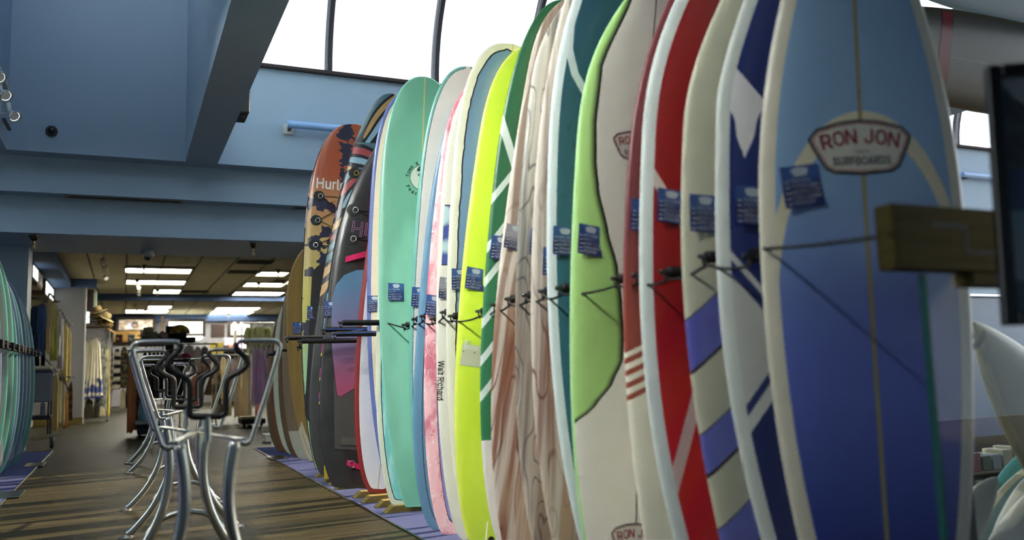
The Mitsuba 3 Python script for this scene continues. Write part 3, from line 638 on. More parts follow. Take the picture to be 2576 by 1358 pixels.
for j in (2, 3):
    b, k = LB[j]
    fin = prism(Polygon([(0, 0), (.10, .01), (.05, .10), (-.01, .12), (.01, .05)]), .008); v = fin.vertices
    m = trimesh.Trimesh(b.O + np.outer(v[:, 2] + .10, b.U) + np.outer(v[:, 0] + .12, b.S) + np.outer(v[:, 1] + b.rock(np.array([.08]))[0] + .03, b.N), fin.faces, process=False); m.fix_normals()
    add('fin', m, 'gloss', (26, 28, 30), k, smooth=False, label='black fin')
add('surfboard_sign', bx(0, .012, 0, .16, 0, .11, .004).apply_translation((-1.0, LB[0][0].y - .24, 1.98)), 'gloss', (214, 206, 30), LB[0][1], label='yellow sticker on the nose')

# ---- pegs between the boards, cord through their ends
PX = {1: (1867, 645), 2: (1757, 645), 3: (1660, 684), 4: (1590, 692), 5: (1537, 700), 6: (1397, 724), 7: (1355, 732), 8: (1313, 742), 9: (1270, 752), 10: (1235, 767), 11: (1197, 783), 12: (1127, 795), 13: (1106, 785), 14: (1080, 802), 15: (1055, 795), 16: (1035, 803), 17: (1010, 817), 18: (850, 812), 19: (835, 840), 20: (808, 829), 21: (748, 858), 22: (716, 850), 24: (745, 873), 25: (700, 880), 26: (680, 886), 27: (668, 891)}
def yface(b, z):
    return (b.O + b.S * z - b.U * b.W * 0.42)[1]
tips = []
for j, (px, py) in PX.items():
    y = (yface(B[j], 1.17) + yface(B[j + 1], 1.17)) / 2 if j != 22 else yface(B[22], 1.17) + .3
    p = at_y(px, py, y); tips.append(p)
    k = thing('rack_peg', None, 'peg', 'foam pegs between the boards')
    ln = 0.40 if j == 1 else 2.32 - p[0] - 0.028
    add('foam_sleeve', lathe([(0, 0), (.015, 0), (.0185, .004), (.0185, ln), (0, ln)], 12, p + [0.028, 0, 0], [1, 0, 0]), 'rubber', (22, 22, 23), k)
    add('bolt', lathe([(0, 0), (.006, 0), (.0085, .003), (.0085, .03), (0, .03)], 8, p, [1, 0, 0]), 'metal', (120, 122, 120), k)
    add('clip', tube(spline([p + [.015, 0, -.004], p + [.012, -.008, -.02], p + [.02, 0, -.034], p + [.028, .006, -.02]], 4), .004, 6), 'rubber', (20, 20, 20), k)
    bj, bn = BL[j], None
    tag(k, 'black foam peg between ' + {1: 'the navy flame board and the nearest blue board', 2: 'the navy flame board and the violet barred board', 3: 'the violet barred board and the red board', 4: 'the red board and the maroon board', 5: 'the maroon board and the light green board', 6: 'the light green board and the teal board', 7: 'the teal board and the first marbled board', 8: 'the brown and the grey marbled boards', 9: 'the grey marbled board and the reddish one', 10: 'the reddish marbled board and the dark green board', 11: 'the dark green board and the yellow board', 12: 'the yellow board and the cream railed blue board', 13: 'the cream railed blue board and the signed white board', 14: 'the signed white board and the pink railed board', 15: 'the pink railed board and the sky blue board', 16: 'the sky blue board and the teal railed white board', 17: 'the teal railed white board and the mint board', 18: 'the mint board and the aqua decked board', 19: 'the aqua decked board and the purple railed board', 20: 'the purple railed and the red railed boards', 21: 'the red railed board and the padded black paddle board', 22: 'the two black paddle boards', 24: 'the orange paddle board and the golden wood board', 25: 'the golden and the grey tan wood boards', 26: 'the grey tan and the dark brown wood boards', 27: 'the dark brown and the pale railed wood boards'}[j])
def sagline(a, b_, sag, n=9):
    t = np.linspace(0, 1, n)[:, None]; P = np.asarray(a) * (1 - t) + np.asarray(b_) * t; P[:, 2] -= sag * 4 * (t * (1 - t))[:, 0]; return P
cord = [at_y(2246, 590, 1.255)] + [tips[0] + [0.02, -.012, .02]]
path = [sagline(cord[0], cord[1], .006)]
for i in range(16):
    path.append(sagline(tips[i] + [.014, -.02, -.026], tips[i + 1] + [.014, -.02, -.026], .012))
path.append(sagline(tips[16] + [.014, -.02, -.02], tips[17] + [0.3, -.022, 0.0], 0.0)); path.append([tips[17] + [0.03, -.022, 0]])
add('tether_line', tube(np.vstack([p for p in path]), .0045, 6), 'rubber', (20, 20, 22), smooth=True, label='thin dark cord strung along the peg ends of the surfboard row', cat_='cord')
add('cord_loop', tube(np.vstack([sagline(tips[19] + [.02, -.022, .0], tips[19] + [.32, -.022, .0], 0), sagline(tips[18] + [.02, -.022, .0], tips[18] + [.42, -.022, .01], 0)]), .0045, 6), 'gloss', (40, 70, 140), smooth=True, label='blue cord along the long pegs beside the black paddle boards', cat_='cord')
rk = thing('display_rack', 'steel rail on posts carrying the pegs behind the surfboard row', 'display rack')
add('rail', bx(2.32, 2.36, 1.8, 10.6, 1.14, 1.23, .004), 'matte', (60, 62, 64), rk)
for y in (1.9, 4.0, 6.2, 8.3, 10.5):
    add('post', bx(2.36, 2.40, y - .02, y + .02, 0.006, 1.30, .003), 'matte', (60, 62, 64), rk)
    add('foot', bx(2.3, 2.8, y - .03, y + .03, 0.006, 0.03, .004), 'matte', (60, 62, 64), rk)
for j, (b, kk) in enumerate(LB):
    p = b.O + b.S * 1.19 + b.U * (b.W / 2 + .03) + np.array([0.02, -.10, 0])
    k = thing('rack_peg', None, 'peg'); 
    tag(k, 'black foam peg on the left row beside the ' + ['lime edged board', 'purple railed board', 'tall teal railed board', 'teal board with grey tail pad', 'middle teal board', 'middle indigo railed board', 'board behind the indigo one', 'farther indigo railed board', 'second last teal board', 'last teal board'][j], None, 'foam pegs of the left row')
    add('foam_sleeve', lathe([(0, 0), (.02, 0), (.022, .004), (.022, .5), (0, .5)], 10, p, [-1, 0, 0]), 'rubber', (20, 20, 21), k)
    add('bolt', lathe([(0, -.02), (.008, -.02), (.008, 0.02), (0, .02)], 8, p, [-1, 0, 0]), 'metal', (120, 122, 120), k)
    add('clip', bx(-.02, .03, -.03, .03, -.035, .03, .006).apply_translation(p + [-.02, -.04, 0]), 'rubber', (18, 18, 19), k)
add('tether_line', tube(np.vstack([[b.O + b.S * 1.19 + b.U * (b.W / 2 + .03) + np.array([0.0, -.10 + d, -.03]) for d in (0,)] for b, _ in LB]).reshape(-1, 3), .012, 6), 'rubber', (18, 18, 19), smooth=True, label='thick black cord along the pegs of the left surfboard row', cat_='cord')
k = thing('display_rack', 'steel rail on posts behind the left surfboard row', 'display rack')
add('rail', bx(-1.52, -1.47, 7.0, 11.2, 1.16, 1.21, .004), 'matte', (60, 62, 64), k)
for y in (7.3, 9.2, 11.1): add('post', bx(-1.56, -1.52, y - .02, y + .02, 0.006, 1.3, .003), 'matte', (60, 62, 64), k)

# ---- blue hand-written price tags
LINES = {'a': ('RJ LONG', "9'0 x 7", '22 3/4 x 2 7/8', '2963-00009', '$725.00'), 'b': ('SHARPE', "9'0", '2.75 x 23', 'LMP 7780', '$809.00'), 'c': ('Hurley', "10'", 'SUP', '8001-001', '$699.00'), 'd': ('Ron Jon', "9'0 RJ LONG", '22 3/4 x 2 7/8', '2964-00009', '$699.99'), 'e': ('Mystic', "9'1", '23 x 2 3/4', 'WTD-70', '$895.00')}
scene['card'] = pbr(proc(lambda p, n, uv: mix(mix(C(34, 38, 88), C(62, 96, 158), smoothstep(0.35, 0.8, uv.y)), C(44, 66, 130), noise(uv.x * 6.0, uv.y * 9.0) * 0.5)), 0.35, 0.45)
def price_tag(k, px, py, lines, rot=0.0, w=0.104, h=0.116, tilt=0.0, b=None, name=None, silver=False):
    b = b or B[k]; u0, s0 = pick(b, px, py); 
    nx, ny = 5, 7; g = np.array([[(x / (nx - 1) * w, -y / (ny - 1) * h) for x in range(nx)] for y in range(ny)]).reshape(-1, 2)
    def lay(v2, e):
        c, s_ = math.cos(rot), math.sin(rot); x, y = v2[:, 0], v2[:, 1]
        uu, ss = u0 + x * c - y * s_, s0 + x * s_ + y * c
        u_mid, s_mid = u0 + w / 2, s0 - h / 2
        t = np.clip(np.array([s_mid]) / b.L, 0, 1); hw = max(float(b.hw(t)[0]), .05)
        base = float(b.rock(t)[0] + b.tk(t)[0] * (1 - min(abs(u0 + .35 * w) / hw, .93) ** b.ex) ** (1 / b.ey))
        sl = (b.rock(np.array([min(1, s_mid / b.L + .02)])) - b.rock(np.array([s_mid / b.L - .02])))[0] / (.04 * b.L)
        curl = 0.006 * np.clip((-y / h - .6), 0, 1) ** 2 * 4
        return b.world(uu, ss, base + .006 + sl * (ss - s_mid) + curl + e)
    V = np.vstack([lay(g, 0.0), lay(g, 0.0012)]); n0 = nx * ny; F = []
    for y in range(ny - 1):
        for x in range(nx - 1):
            a, q, c, d = y * nx + x, y * nx + x + 1, (y + 1) * nx + x + 1, (y + 1) * nx + x
            F += [[a, q, c], [a, c, d], [n0 + a, n0 + c, n0 + q], [n0 + a, n0 + d, n0 + c]]
    rim = list(range(nx)) + [nx * (y + 1) - 1 for y in range(1, ny)] + [nx * ny - 1 - x for x in range(1, nx)] + [nx * y for y in range(ny - 2, 0, -1)]
    for i in range(len(rim)):
        a, q = rim[i], rim[(i + 1) % len(rim)]; F += [[a, n0 + a, n0 + q], [a, n0 + q, q]]
    uv = np.tile(np.stack([g[:, 0] / w, 1 + g[:, 1] / h], 1), (2, 1))
    key = add('price_tag', trimesh.Trimesh(V, F, process=False), 'card' if not silver else 'silver_card', smooth=False, uv=uv, label=name, cat_='price tag', group='hand-written price tags on the surfboards')
    def put(m, x, y, nm, col):
        v = m.vertices; mm = trimesh.Trimesh(lay(np.stack([v[:, 0] + x, v[:, 1] + y], 1), 0.0016 + v[:, 2]), m.faces, process=False); return add(nm, mm, 'matte', col, key, smooth=False)
    put(prism(badge_poly(.048), .0003), w * .5, -.018, 'emblem', (176, 186, 196))
    ms = []
    for i, ln in enumerate(lines):
        y = -.046 - .0155 * i; t = text(ln, .0095, False, .0003); ww = t.bounds[1][0] - t.bounds[0][0]; f = min(1.0, (w - .032) / ww); t.apply_scale((f, 1, 1)); t.apply_translation((.026, y, 0)); ms.append(t)
        dash = bx(.006, .020 if i != 2 else .028, y, y + .0035, 0, .0003); ms.append(dash)
    put(cat(ms), 0, 0, 'lettering', (176, 184, 186))
    return key
scene['silver_card'] = pbr(proc(lambda p, n, uv: mix(C(40, 44, 84), C(150, 150, 158), smoothstep(0.2, 0.6, uv.y))), 0.3, 0.5)
for k, px, py, ln, rot in ((1, 1957, 425, 'd', .12), (2, 1846, 468, 'a', .02), (3, 1729, 490, 'd', .06), (4, 1651, 474, 'a', 0), (5, 1585, 500, 'a', 0), (6, 1452, 563, 'a', -.02), (7, 1388, 569, 'd', 0), (8, 1364, 622, 'e', 0), (9, 1333, 575, 'a', 0), (11, 1234, 592, 'a', 0), (12, 1173, 671, 'b', 0), (13, 1134, 676, 'e', .06), (15, 1072, 741, 'd', 0), (17, 1035, 722, 'b', 0), (18, 976, 712, 'b', 0), (20, 923, 744, 'b', .05), (22, 816, 757, 'c', .02), (24, 773, 770, 'c', 0)):
    price_tag(k, px, py, LINES[ln], rot, name='blue price tag stuck on the ' + {1: 'nearest blue board, tilted below the badge', 2: 'navy board with the white flame', 3: 'cream board with violet bars', 4: 'bright red board', 5: 'maroon board, half hidden by the red board', 6: 'light green board', 7: 'teal board', 8: 'brown marbled board beside the teal one', 9: 'grey marbled board', 11: 'dark green board', 12: 'fluorescent yellow board', 13: 'blue board behind the yellow one', 15: 'pink railed lavender board', 17: 'white board with teal rail', 18: 'mint board', 20: 'cream board with purple blue rail', 22: 'black paddle board with the gradient pad', 24: 'black pad of the orange paddle board'}[k])
for k, px, py, nm in ((10, 1271, 562, 'shiny grey price tag on the reddish marbled board'), (14, 1104, 697, 'shiny grey price tag on the white signed board')):
    price_tag(k, px, py, LINES['a'], 0, name=nm, silver=True)
for k, px, py, nm in ((25, 745, 811, 'rightmost blue price tag of the wooden boards'), (25, 736, 811, 'second blue price tag from the right on the wooden boards'), (26, 728, 811, 'third blue price tag from the right on the wooden boards'), (27, 716, 821, 'blue price tag on the dark brown wood board'), (29, 693, 846, 'lowest blue price tag, on the reddish wood board')):
    price_tag(k, px, py, LINES['e'], 0, name=nm)

# ---- wooden blocks on the carpet under the boards
BN = iter(('nearest the red railed board, farthest of its four', 'second of the four beside the red railed board', 'third of the four', 'nearest to the sky blue board', 'farthest of the four under the paddle boards', 'second farthest under the paddle boards', 'third under the paddle boards', 'directly under the black padded paddle board'))
for px, py, x1 in ((893, 1252, 2.0), (914, 1264, 2.0), (949, 1276, 2.0), (971, 1290, 2.0), (795, 1200, 1.9), (816, 1212, 1.9), (830, 1220, 1.9), (846, 1230, 2.0)):
    p = at_z(px, py, 0.012); t = 0.042
    m = prism(Polygon([(0, 0), (x1 - p[0], 0), (x1 - p[0], t), (0.05, t)]), 0.085); m.apply_transform(trimesh.transformations.rotation_matrix(PI / 2, [1, 0, 0])); m.apply_translation((p[0], p[1] + .085, .007))
    add('wood_block', m, 'wood', smooth=False, label='slanted wooden block on the blue carpet, ' + next(BN), cat_='block', group='wooden blocks under the boards')
# ---------------------------------------------------------------- floor pieces and carpets
for r in range(44):
    y0 = 2.9 + 0.15 * r; off = (r * 0.437) % 1.2
    x0 = -1.9 + off - 1.2
    while x0 < (1.50 if y0 < 6 else 1.47):
        a, b_ = max(x0, -0.82 if y0 > 4 else -1.2), min(x0 + 1.2, 1.468)
        if b_ - a > 0.03:
            add('plank', bx(a + .0008, b_ - .0008, y0 + .0008, y0 + .1492, -0.02, 0.0 - 0.0005 * ((r * 7 + int(x0 * 3)) % 3) * 0.5, 0.0), 'plank', parent='floor', smooth=False)
        x0 += 1.2
cr = add('carpet', bx(1.468, 3.6, -1, 10.95, -0.006, 0.006, .002), 'carpet', label='blue carpet strip with pale edging under the right surfboard row', cat_='carpet')
add('edging', bx(1.455, 1.468, -1, 10.96, -0.006, 0.008, .002), 'metal', (150, 146, 130), cr, label='pale metal edging')
cl = add('carpet', bx(-3.6, -0.815, 7.5, 12.45, -0.006, 0.006, .002), 'carpet', label='blue carpet under the left surfboard row', cat_='carpet')
add('edging', bx(-0.815, -0.802, 7.5, 12.46, -0.006, 0.008, .002), 'metal', (150, 146, 130), cl)
add('edging', bx(-3.6, -0.815, 12.45, 12.462, -0.006, 0.008, .002), 'metal', (150, 146, 130), cl)
c2 = add('carpet', bx(-3.6, -0.815, 1.0, 7.47, -0.006, 0.006, .002), 'carpet', label='blue carpet piece nearest the camera at lower left', cat_='carpet')
add('edging', bx(-3.6, -0.80, 7.47, 7.488, -0.006, 0.008, .002), 'metal', (150, 146, 130), c2)
add('edging', bx(-0.815, -0.802, 1.0, 7.47, -0.006, 0.008, .002), 'metal', (150, 146, 130), c2)
for px, py, nm in ((698, 1150, 'grey floor plate on the right carpet edge near the wooden boards'), (88, 1168, 'grey floor plate on the left carpet'), (25, 1243, 'grey floor plate on the left carpet nearer the camera')):
    p = at_z(px, py, 0.01)
    k = add('floor_plate', bx(-.09, .09, -.22, .22, 0, .006, .002).apply_translation((p[0], p[1], .006)), 'metal', (120, 124, 124), label=nm, cat_='floor plate')
    for s_ in (-.19, .19): add('screw', lathe([(0, 0), (.008, 0), (.006, .002), (0, .002)], 8, (p[0], p[1] + s_, .012)), 'metal', (90, 90, 90), k)

# ---------------------------------------------------------------- curved tube racks in the aisle
def chrome_rack(xc, y1, y2, label):
    k = thing('tube_rack', label, 'rack')
    yc = (y1 + y2) / 2
    for sy, y in ((-1, y1), (1, y2)):
        for sx in (-1, 1):
            P = spline([(sx * .30, 0.012), (sx * .255, .05), (sx * .17, .155), (sx * .105, .29), (sx * .075, .43), (sx * .075, .55), (sx * .092, .665)], 6)
            lg = add('leg', tube([(xc + a, y, z) for a, z in P], .0215, 14), 'chrome', parent=k, smooth=True)
            add('foot', lathe([(0, 0), (.038, 0), (.038, .004), (.03, .009), (0, .011)], 16, (xc + sx * .305, y, 0.0)), 'chrome', parent=lg)
        A = [(xc + .165 * math.sin(a), y, .17 + .115 * math.cos(a)) for a in np.linspace(-1.45, 1.45, 15)]
        add('stretcher', tube(A, .012, 10), 'chrome', parent=k, smooth=True)
        half = [(0, .757), (.03, .757), (.052, .760), (.060, .775), (.060, .83), (.062, .872), (.074, .893), (.108, .912), (.130, .934), (.126, .958), (.104, .982), (.092, 1.0), (.096, 1.014)]
        R = [(xc + a, y, z) for a, z in spline(half, 4)]; L = [(2 * xc - a, y, z) for a, _, z in R[::-1]]
        add('black_sleeve', tube(L[:-1] + R, .0108, 12), 'rubber', (18, 17, 18), k, True, label='black sleeved hook tube')
        for sx in (-1, 1):
            arm = spline([(.098, 1.016), (.12, 1.019), (.19, 1.019), (.226, 1.017), (.243, 1.006), (.244, .985), (.228, .925), (.20, .83), (.17, .735), (.152, .68), (.145, .664), (.128, .655), (.112, .660)], 4)
            add('arm', tube([(xc + sx * a, y, z) for a, z in arm], .0085, 10), 'chrome', parent=k, smooth=True)
    for sx in (-1, 1):
        d = np.array([2 * sx * .112, y2 - y1, 0]); n = np.array([d[1], -d[0], 0]) / np.linalg.norm(d) * .016
        a = np.array([xc - sx * .112, y1, .672]); q = a + d; e = np.array([0, 0, .005]) * (1 + .2 * sx)
        add('cross_bar', loft([[a - n - e, a + n - e, a + n + e, a - n + e], [q - n - e, q + n - e, q + n + e, q - n + e]]), 'chrome', parent=k, smooth=False)
    add('post', lathe([(0, 0), (.012, 0), (.012, .085), (0, .085)], 12, (xc, y1, .672)), 'chrome', parent=k); add('post', lathe([(0, 0), (.012, 0), (.012, .085), (0, .085)], 12, (xc, y2, .672)), 'chrome', parent=k)
    return k
chrome_rack(0.27, 3.2, 4.27, 'chrome tube rack with black sleeved hooks, nearest in the aisle')
chrome_rack(0.335, 5.45, 6.55, 'middle chrome tube rack with black hooks standing behind the nearest one')
chrome_rack(0.36, 9.03, 10.06, 'farthest chrome tube rack with spread feet in the aisle')

# ---------------------------------------------------------------- right side: bar, glass, picture, hanging boards, leaning boards, goods
wbk = thing('wooden_rail', 'square ended wooden rail with carved groove beside the blue board', 'wooden rail')
add('bar', bx(1.428, 2.7, 1.25, 1.30, 1.076, 1.213, .003), 'wood', parent=wbk)
for a, b_, c, d in ((1.535, 1.642, 1.166, 1.178), (1.632, 1.644, 1.112, 1.178), (1.632, 1.80, 1.112, 1.122)): add('groove', bx(a, b_, 1.2492, 1.256, c, d), 'rubber', (38, 30, 16), wbk, False, label='dark carved groove line')
add('lower_block', bx(1.655, 2.6, 1.255, 1.31, 1.045, 1.076, .003), 'wood', parent=wbk)
add('post', bx(2.62, 2.70, 1.25, 1.33, 0.006, 1.076, .003), 'wood', parent=wbk)
gk = add('glass_panel', (np.array([(1.535, 1.278, .012), (2.6, 1.278, .012), (2.6, 1.278, 1.076), (1.535, 1.278, 1.076)]), np.array([[0, 1, 2, 3]])), 'clear_sheet', smooth=False, label='clear glass panel with green edge under the wooden rail', cat_='glass panel')
add('edge_strip', bx(1.529, 1.5348, 1.270, 1.286, 0.012, 1.07), 'gloss', (44, 110, 100), gk, False, label='green polished edge')
add('foot_channel', bx(1.53, 2.6, 1.262, 1.294, 0.006, 0.03, .002), 'metal', (140, 142, 140), gk)
# framed picture, turned towards the aisle
pc = at_y(2478, 168, 1.12); yaw = math.radians(34); pu = np.array([math.cos(yaw), -math.sin(yaw), 0]); pn = np.array([-math.sin(yaw), -math.cos(yaw), 0]); pz = np.array([.012, .0, 1.0]); pz /= np.linalg.norm(pz)
bl = at_y(2522, 820, 1.12); HH = pc[2] - bl[2]; pz = (pc - bl) / np.linalg.norm(pc - bl)
def pbox(u0, u1, v0, v1, n0, n1, bev=.003):
    m = bx(u0, u1, v0, v1, n0, n1, bev); v = m.vertices; return trimesh.Trimesh(bl + np.outer(v[:, 0], pu) + np.outer(v[:, 1], pz) + np.outer(v[:, 2], pn), m.faces, process=False)
WW = 0.62
fk = thing('framed_picture', 'black framed picture at the right edge hanging before the wooden rail', 'picture')
for q in ((0, .026, 0, HH), (WW - .026, WW, 0, HH)): add('frame_side', pbox(*q, -.012, .012), 'gloss', (26, 25, 26), fk, 20)
for q in ((.026, WW - .026, 0, .026), (.026, WW - .026, HH - .026, HH)): add('frame_rail', pbox(*q, -.012, .012), 'gloss', (26, 25, 26), fk, 20)
def art_fn(p, n, uv):
    x, y = uv.x, uv.y; w = fbm(x * 7.0, y * 9.0, 2.0, 4)
    sky = mix(C(196, 194, 186), C(172, 170, 170), y); ridge = 1.0 - 1.1 * x + 0.10 * (w - 0.5)
    c = mix(C(70, 72, 78), C(150, 150, 150), smoothstep(0.35, 0.7, w)); c = sel(y > ridge, sky, c)
    c = mix(C(86, 84, 84), c, smoothstep(0.58, 0.66, y)); c = sel(y < 0.60, mix(C(60, 82, 112), C(120, 150, 166), smoothstep(0.0, 0.6, 0.6 - y)), c); c = sel(y < 0.42, mix(C(150, 172, 176), C(178, 176, 178), smoothstep(0.42, 0.16, y)), c)
    c = sel(y < 0.13, mix(C(70, 90, 96), C(110, 130, 130), w), c)
    r = dr.sqrt(dr.square((x - 0.46) * 1.15) + dr.square(y - 0.345)); g = cell_rand(dr.floor(x * 26.0 + 3.0 * w), dr.floor(y * 22.0 + 3.0 * w), 3.0)
    o = sel(g > 0.75, C(200, 70, 40), sel(g > 0.5, C(196, 180, 40), sel(g > 0.25, C(60, 150, 70), C(60, 120, 170))))
    c = sel(r < 0.305, C(40, 44, 40), c); return sel(r < 0.29, o, c)
scene['art'] = pbr(proc(art_fn), 0.25, 0.5)
m = pbox(.026, WW - .026, .026, HH - .026, -.006, .002, 0); m = trimesh.Trimesh(m.vertices, m.faces, process=False)
rel = m.vertices - bl; uu, vv = rel @ pu, (rel - np.outer((rel @ pu) * 1.0, pu)) @ pz
add('print', m, 'art', parent=fk, smooth=False, uv=np.stack([(uu - .026) / (WW - .052), (vv - .026) / (HH - .052)], 1), label='mountain print with a coloured globe')
t = text('LIVE', .013, True); v = t.vertices; t = trimesh.Trimesh(bl + np.outer(v[:, 0] + .085, pu) + np.outer(v[:, 1] + HH * .565, pz) + np.outer(.0022 + v[:, 2], pn), t.faces, process=False)
add('lettering', t, 'matte', (190, 192, 190), fk, False)
add('mount_arm', rod(bl + pu * .28 + pz * (HH * .62) - pn * .012, np.array([1.95, 1.26, 1.15]), .008, 8), 'matte', (40, 40, 40), fk)
# long boards hung flat on the right
def free_board(idn, O, S_, U_, L, W, label, name='surfboard', th=.075, grp=None, **kw):
    S_ = np.asarray(S_, float); S_ /= np.linalg.norm(S_); U_ = np.asarray(U_, float); U_ -= S_ * (U_ @ S_); U_ /= np.linalg.norm(U_); N_ = np.cross(U_, S_)
    if N_ @ (EYE - np.asarray(O)) < 0: U_, N_ = -U_, -N_
    b = Board(None, th, (O, U_, S_, N_), **{**dict(L=L, W=W, tm=.5, pn=2.3, qn=2.0, pt=2.3, qt=1.9, tw=.2, rn=.1, rt=.05), **kw})
    m, uv = b.mesh(idn); k = add(name, m, 'paint_mid', smooth=True, uv=uv, label=label, cat_='surfboard', group=grp); return b, k
hb, hk = free_board(41, (6.7, 3.62, 2.77), (-1, 0, 0.0), (0, -.25, 1), 3.0, .62, 'beige longboard with a red band hung level at the upper right')
hx = 6.7 - at_y(2383, 130, 3.55)[0]
for lo, hi, c, o in ((-.055, .055, (40, 34, 34), .0006), (-.046, .046, (150, 26, 30), .0014)):
    add('band', hb.decal(sbox(hx + lo, -.275, hx + hi, .275), 0, 0, o, .0006, .03, rot=PI / 2), 'gloss', c, hk, False, label='red band edged in black')
for x in (4.4, 6.1): add('hanging_wire', rod((x, 3.62, 2.9), (x, 3.62, 6.75), .003, 6), 'metal', (120, 120, 120), hk)
h2, k2 = free_board(47, (6.9, 3.55, 3.39), (-1, 0, 0.0), (0, -.25, 1), 3.2, .60, 'pale blue longboard hung level above the beige one at the upper right')
for x in (4.6, 6.2): add('hanging_wire', rod((x, 3.55, 3.5), (x, 3.55, 6.75), .003, 6), 'metal', (120, 120, 120), k2)
# leaning white board behind the glass
a = at_y(2418, 808, 2.25); q = at_y(2704, 1150, 2.25); q = a + (q - a) * ((a[2] - .05) / (a[2] - q[2]))
wb2, wk = free_board(42, q, a - q, (1, -.15, .8), np.linalg.norm(a - q), .50, 'white surfboard with yellowish rail leaning at the right edge', rn=.05, qn=1.25, pn=1.7, tm=.30)
lg = text('Surf', .10, True); lg.apply_scale((1.0, .8, 1)); ul, sl = pick(wb2, 2475, 838)
add('logo', wb2.decal(LineString([(0, 0), (.03, .05), (.07, .04), (.05, .01), (.09, -.01), (.14, .02), (.19, .0), (.25, -.03)]).buffer(.010), ul, sl, .001, .0006, .03, rot=2.35), 'gloss', (56, 60, 60), wk, False, label='dark scrawled logo')
for idn, (ax, ay), (qx, qy), w, Y, nm in ((44, (2482, 1200), (2425, 1345), .15, 2.35, 'small cream surfboard low at the lower right, leftmost of the leaning group'), (43, (2640, 1120), (2470, 1390), .24, 2.68, 'teal surfboard leaning to the right at the lower right'), (45, (2625, 1160), (2450, 1400), .155, 2.55, 'cream railed small surfboard leaning directly in front of the teal one'), (46, (2640, 1160), (2500, 1415), .15, 2.45, 'thin white surfboard leaning right of the cream railed one'), (46, (2660, 1210), (2515, 1400), .15, 2.35, 'white surfboard nearest the lower right corner')):
    a, q = at_y(ax, ay, Y), at_y(qx, qy, Y); q = a + (q - a) * ((a[2] - .025) / (a[2] - q[2]))
    free_board(idn, q, a - q, (1, -.1, .4), np.linalg.norm(a - q), w, nm, rn=.05, th=.045, grp='small boards leaning at the lower right', qn=1.5)
# light blue counter front behind, shelf of packed goods under it
ck = thing('counter', 'light blue counter front with bright top edge at the far right', 'counter')
add('front_panel', bx(5.4, 8.6, 4.5, 4.62, .16, 1.33, .004), 'gloss', (98, 128, 168), ck); add('top_edge', bx(5.38, 8.6, 4.46, 4.8, 1.33, 1.36, .006), 'metal', (190, 194, 200), ck); add('bottom_trim', bx(5.4, 8.6, 4.49, 4.63, .09, .16, .004), 'matte', (196, 198, 198), ck); add('plinth', bx(5.4, 8.6, 4.6, 5.2, .0, .09), 'matte', (40, 40, 44), ck)
sk = thing('goods_shelf', 'low shelf of small packed goods at the lower right', 'shelf')
for z in (.02, .16, .30): add('shelf_board', bx(3.55, 5.1, 3.02, 3.35, z, z + .012, .002), 'matte', (128, 118, 90), sk)
for x in (3.53, 5.1): add('side', bx(x, x + .02, 3.0, 3.36, 0, .44, .002), 'matte', (110, 104, 84), sk)
add('back', bx(3.55, 5.1, 3.35, 3.36, 0, .44), 'matte', (70, 72, 66), sk)
pal = [(176, 160, 80), (120, 130, 150), (170, 150, 150), (90, 110, 90), (150, 156, 160), (140, 80, 90), (84, 90, 130), (180, 176, 150)]
for r, z in enumerate((.032, .172, .312)):
    x = 3.58
    while x < 5.06:
        w, h = rng.uniform(.05, .075), rng.uniform(.07, .11)
        add('packet', bx(x, x + w, 3.04, 3.04 + .12, z, z + h, .003), 'gloss', rng.choice(pal), None, False, label='small coloured packet on the low goods shelf', cat_='packet', group='packets on the low goods shelf'); x += w + .012

# ---------------------------------------------------------------- fittings on the blue walls and beams
pk = thing('wall_pipe', 'pale blue pipe on brackets along the upper back wall', 'pipe')
p0, p1 = at_y(723, 312, 10.66), at_y(1010, 327, 10.66)
add('tube', lathe([(0, 0), (.045, 0), (.048, .004), (.048, p1[0] - p0[0]), (0, p1[0] - p0[0])], 16, p0, [1, 0, 0]), 'gloss', (128, 164, 206), pk)
add('wall_plate', bx(p0[0] - .03, p0[0] + .10, 10.765, 10.80, p0[2] - .10, p0[2] + .03, .004), 'matte', (176, 178, 174), pk)
add('bracket', bx(p0[0] + .6, p0[0] + .63, 10.66, 10.80, p0[2] - .07, p0[2] - .03, .003), 'matte', (128, 160, 200), pk); add('bracket', bx(p0[0] + .02, p0[0] + .05, 10.66, 10.80, p0[2] - .06, p0[2] - .02, .003), 'matte', (50, 52, 56), pk)
pk = thing('wall_pipe', 'pale blue pipe on the far right wall under the window', 'pipe')
q0 = at_y(2421, 439, 10.70)
add('tube', lathe([(0, 0), (.05, 0), (.05, 2.2), (0, 2.2)], 14, q0, [1, 0, 0]), 'gloss', (128, 164, 206), pk); add('bracket', bx(q0[0] + .1, q0[0] + .16, 10.7, 10.82, q0[2] - .06, q0[2] - .02, .003), 'matte', (60, 62, 66), pk)
sp = at_x(612, 278, 0.99 + .07)
kk = thing('wall_speaker', 'small black box mounted on the side of the long ceiling beam', 'speaker')
add('body', bx(.99, 1.10, sp[1] - .20, sp[1] + .20, 3.52, 3.74, .008), 'rubber', (52, 56, 56), kk); add('knob', lathe([(0, 0), (.02, 0), (.015, .015), (0, .018)], 12, (1.05, sp[1] - .06, 3.52), [0, 0, -1]), 'matte', (80, 82, 82), kk); add('top_trim', bx(.99, 1.105, sp[1] - .205, sp[1] + .205, 3.74, 3.75), 'matte', (170, 172, 172), kk)
d0 = at_y(130, 330, 10.80); kk = thing('wall_dome', 'dark round dome fixed on the blue upper wall at left', 'sensor')
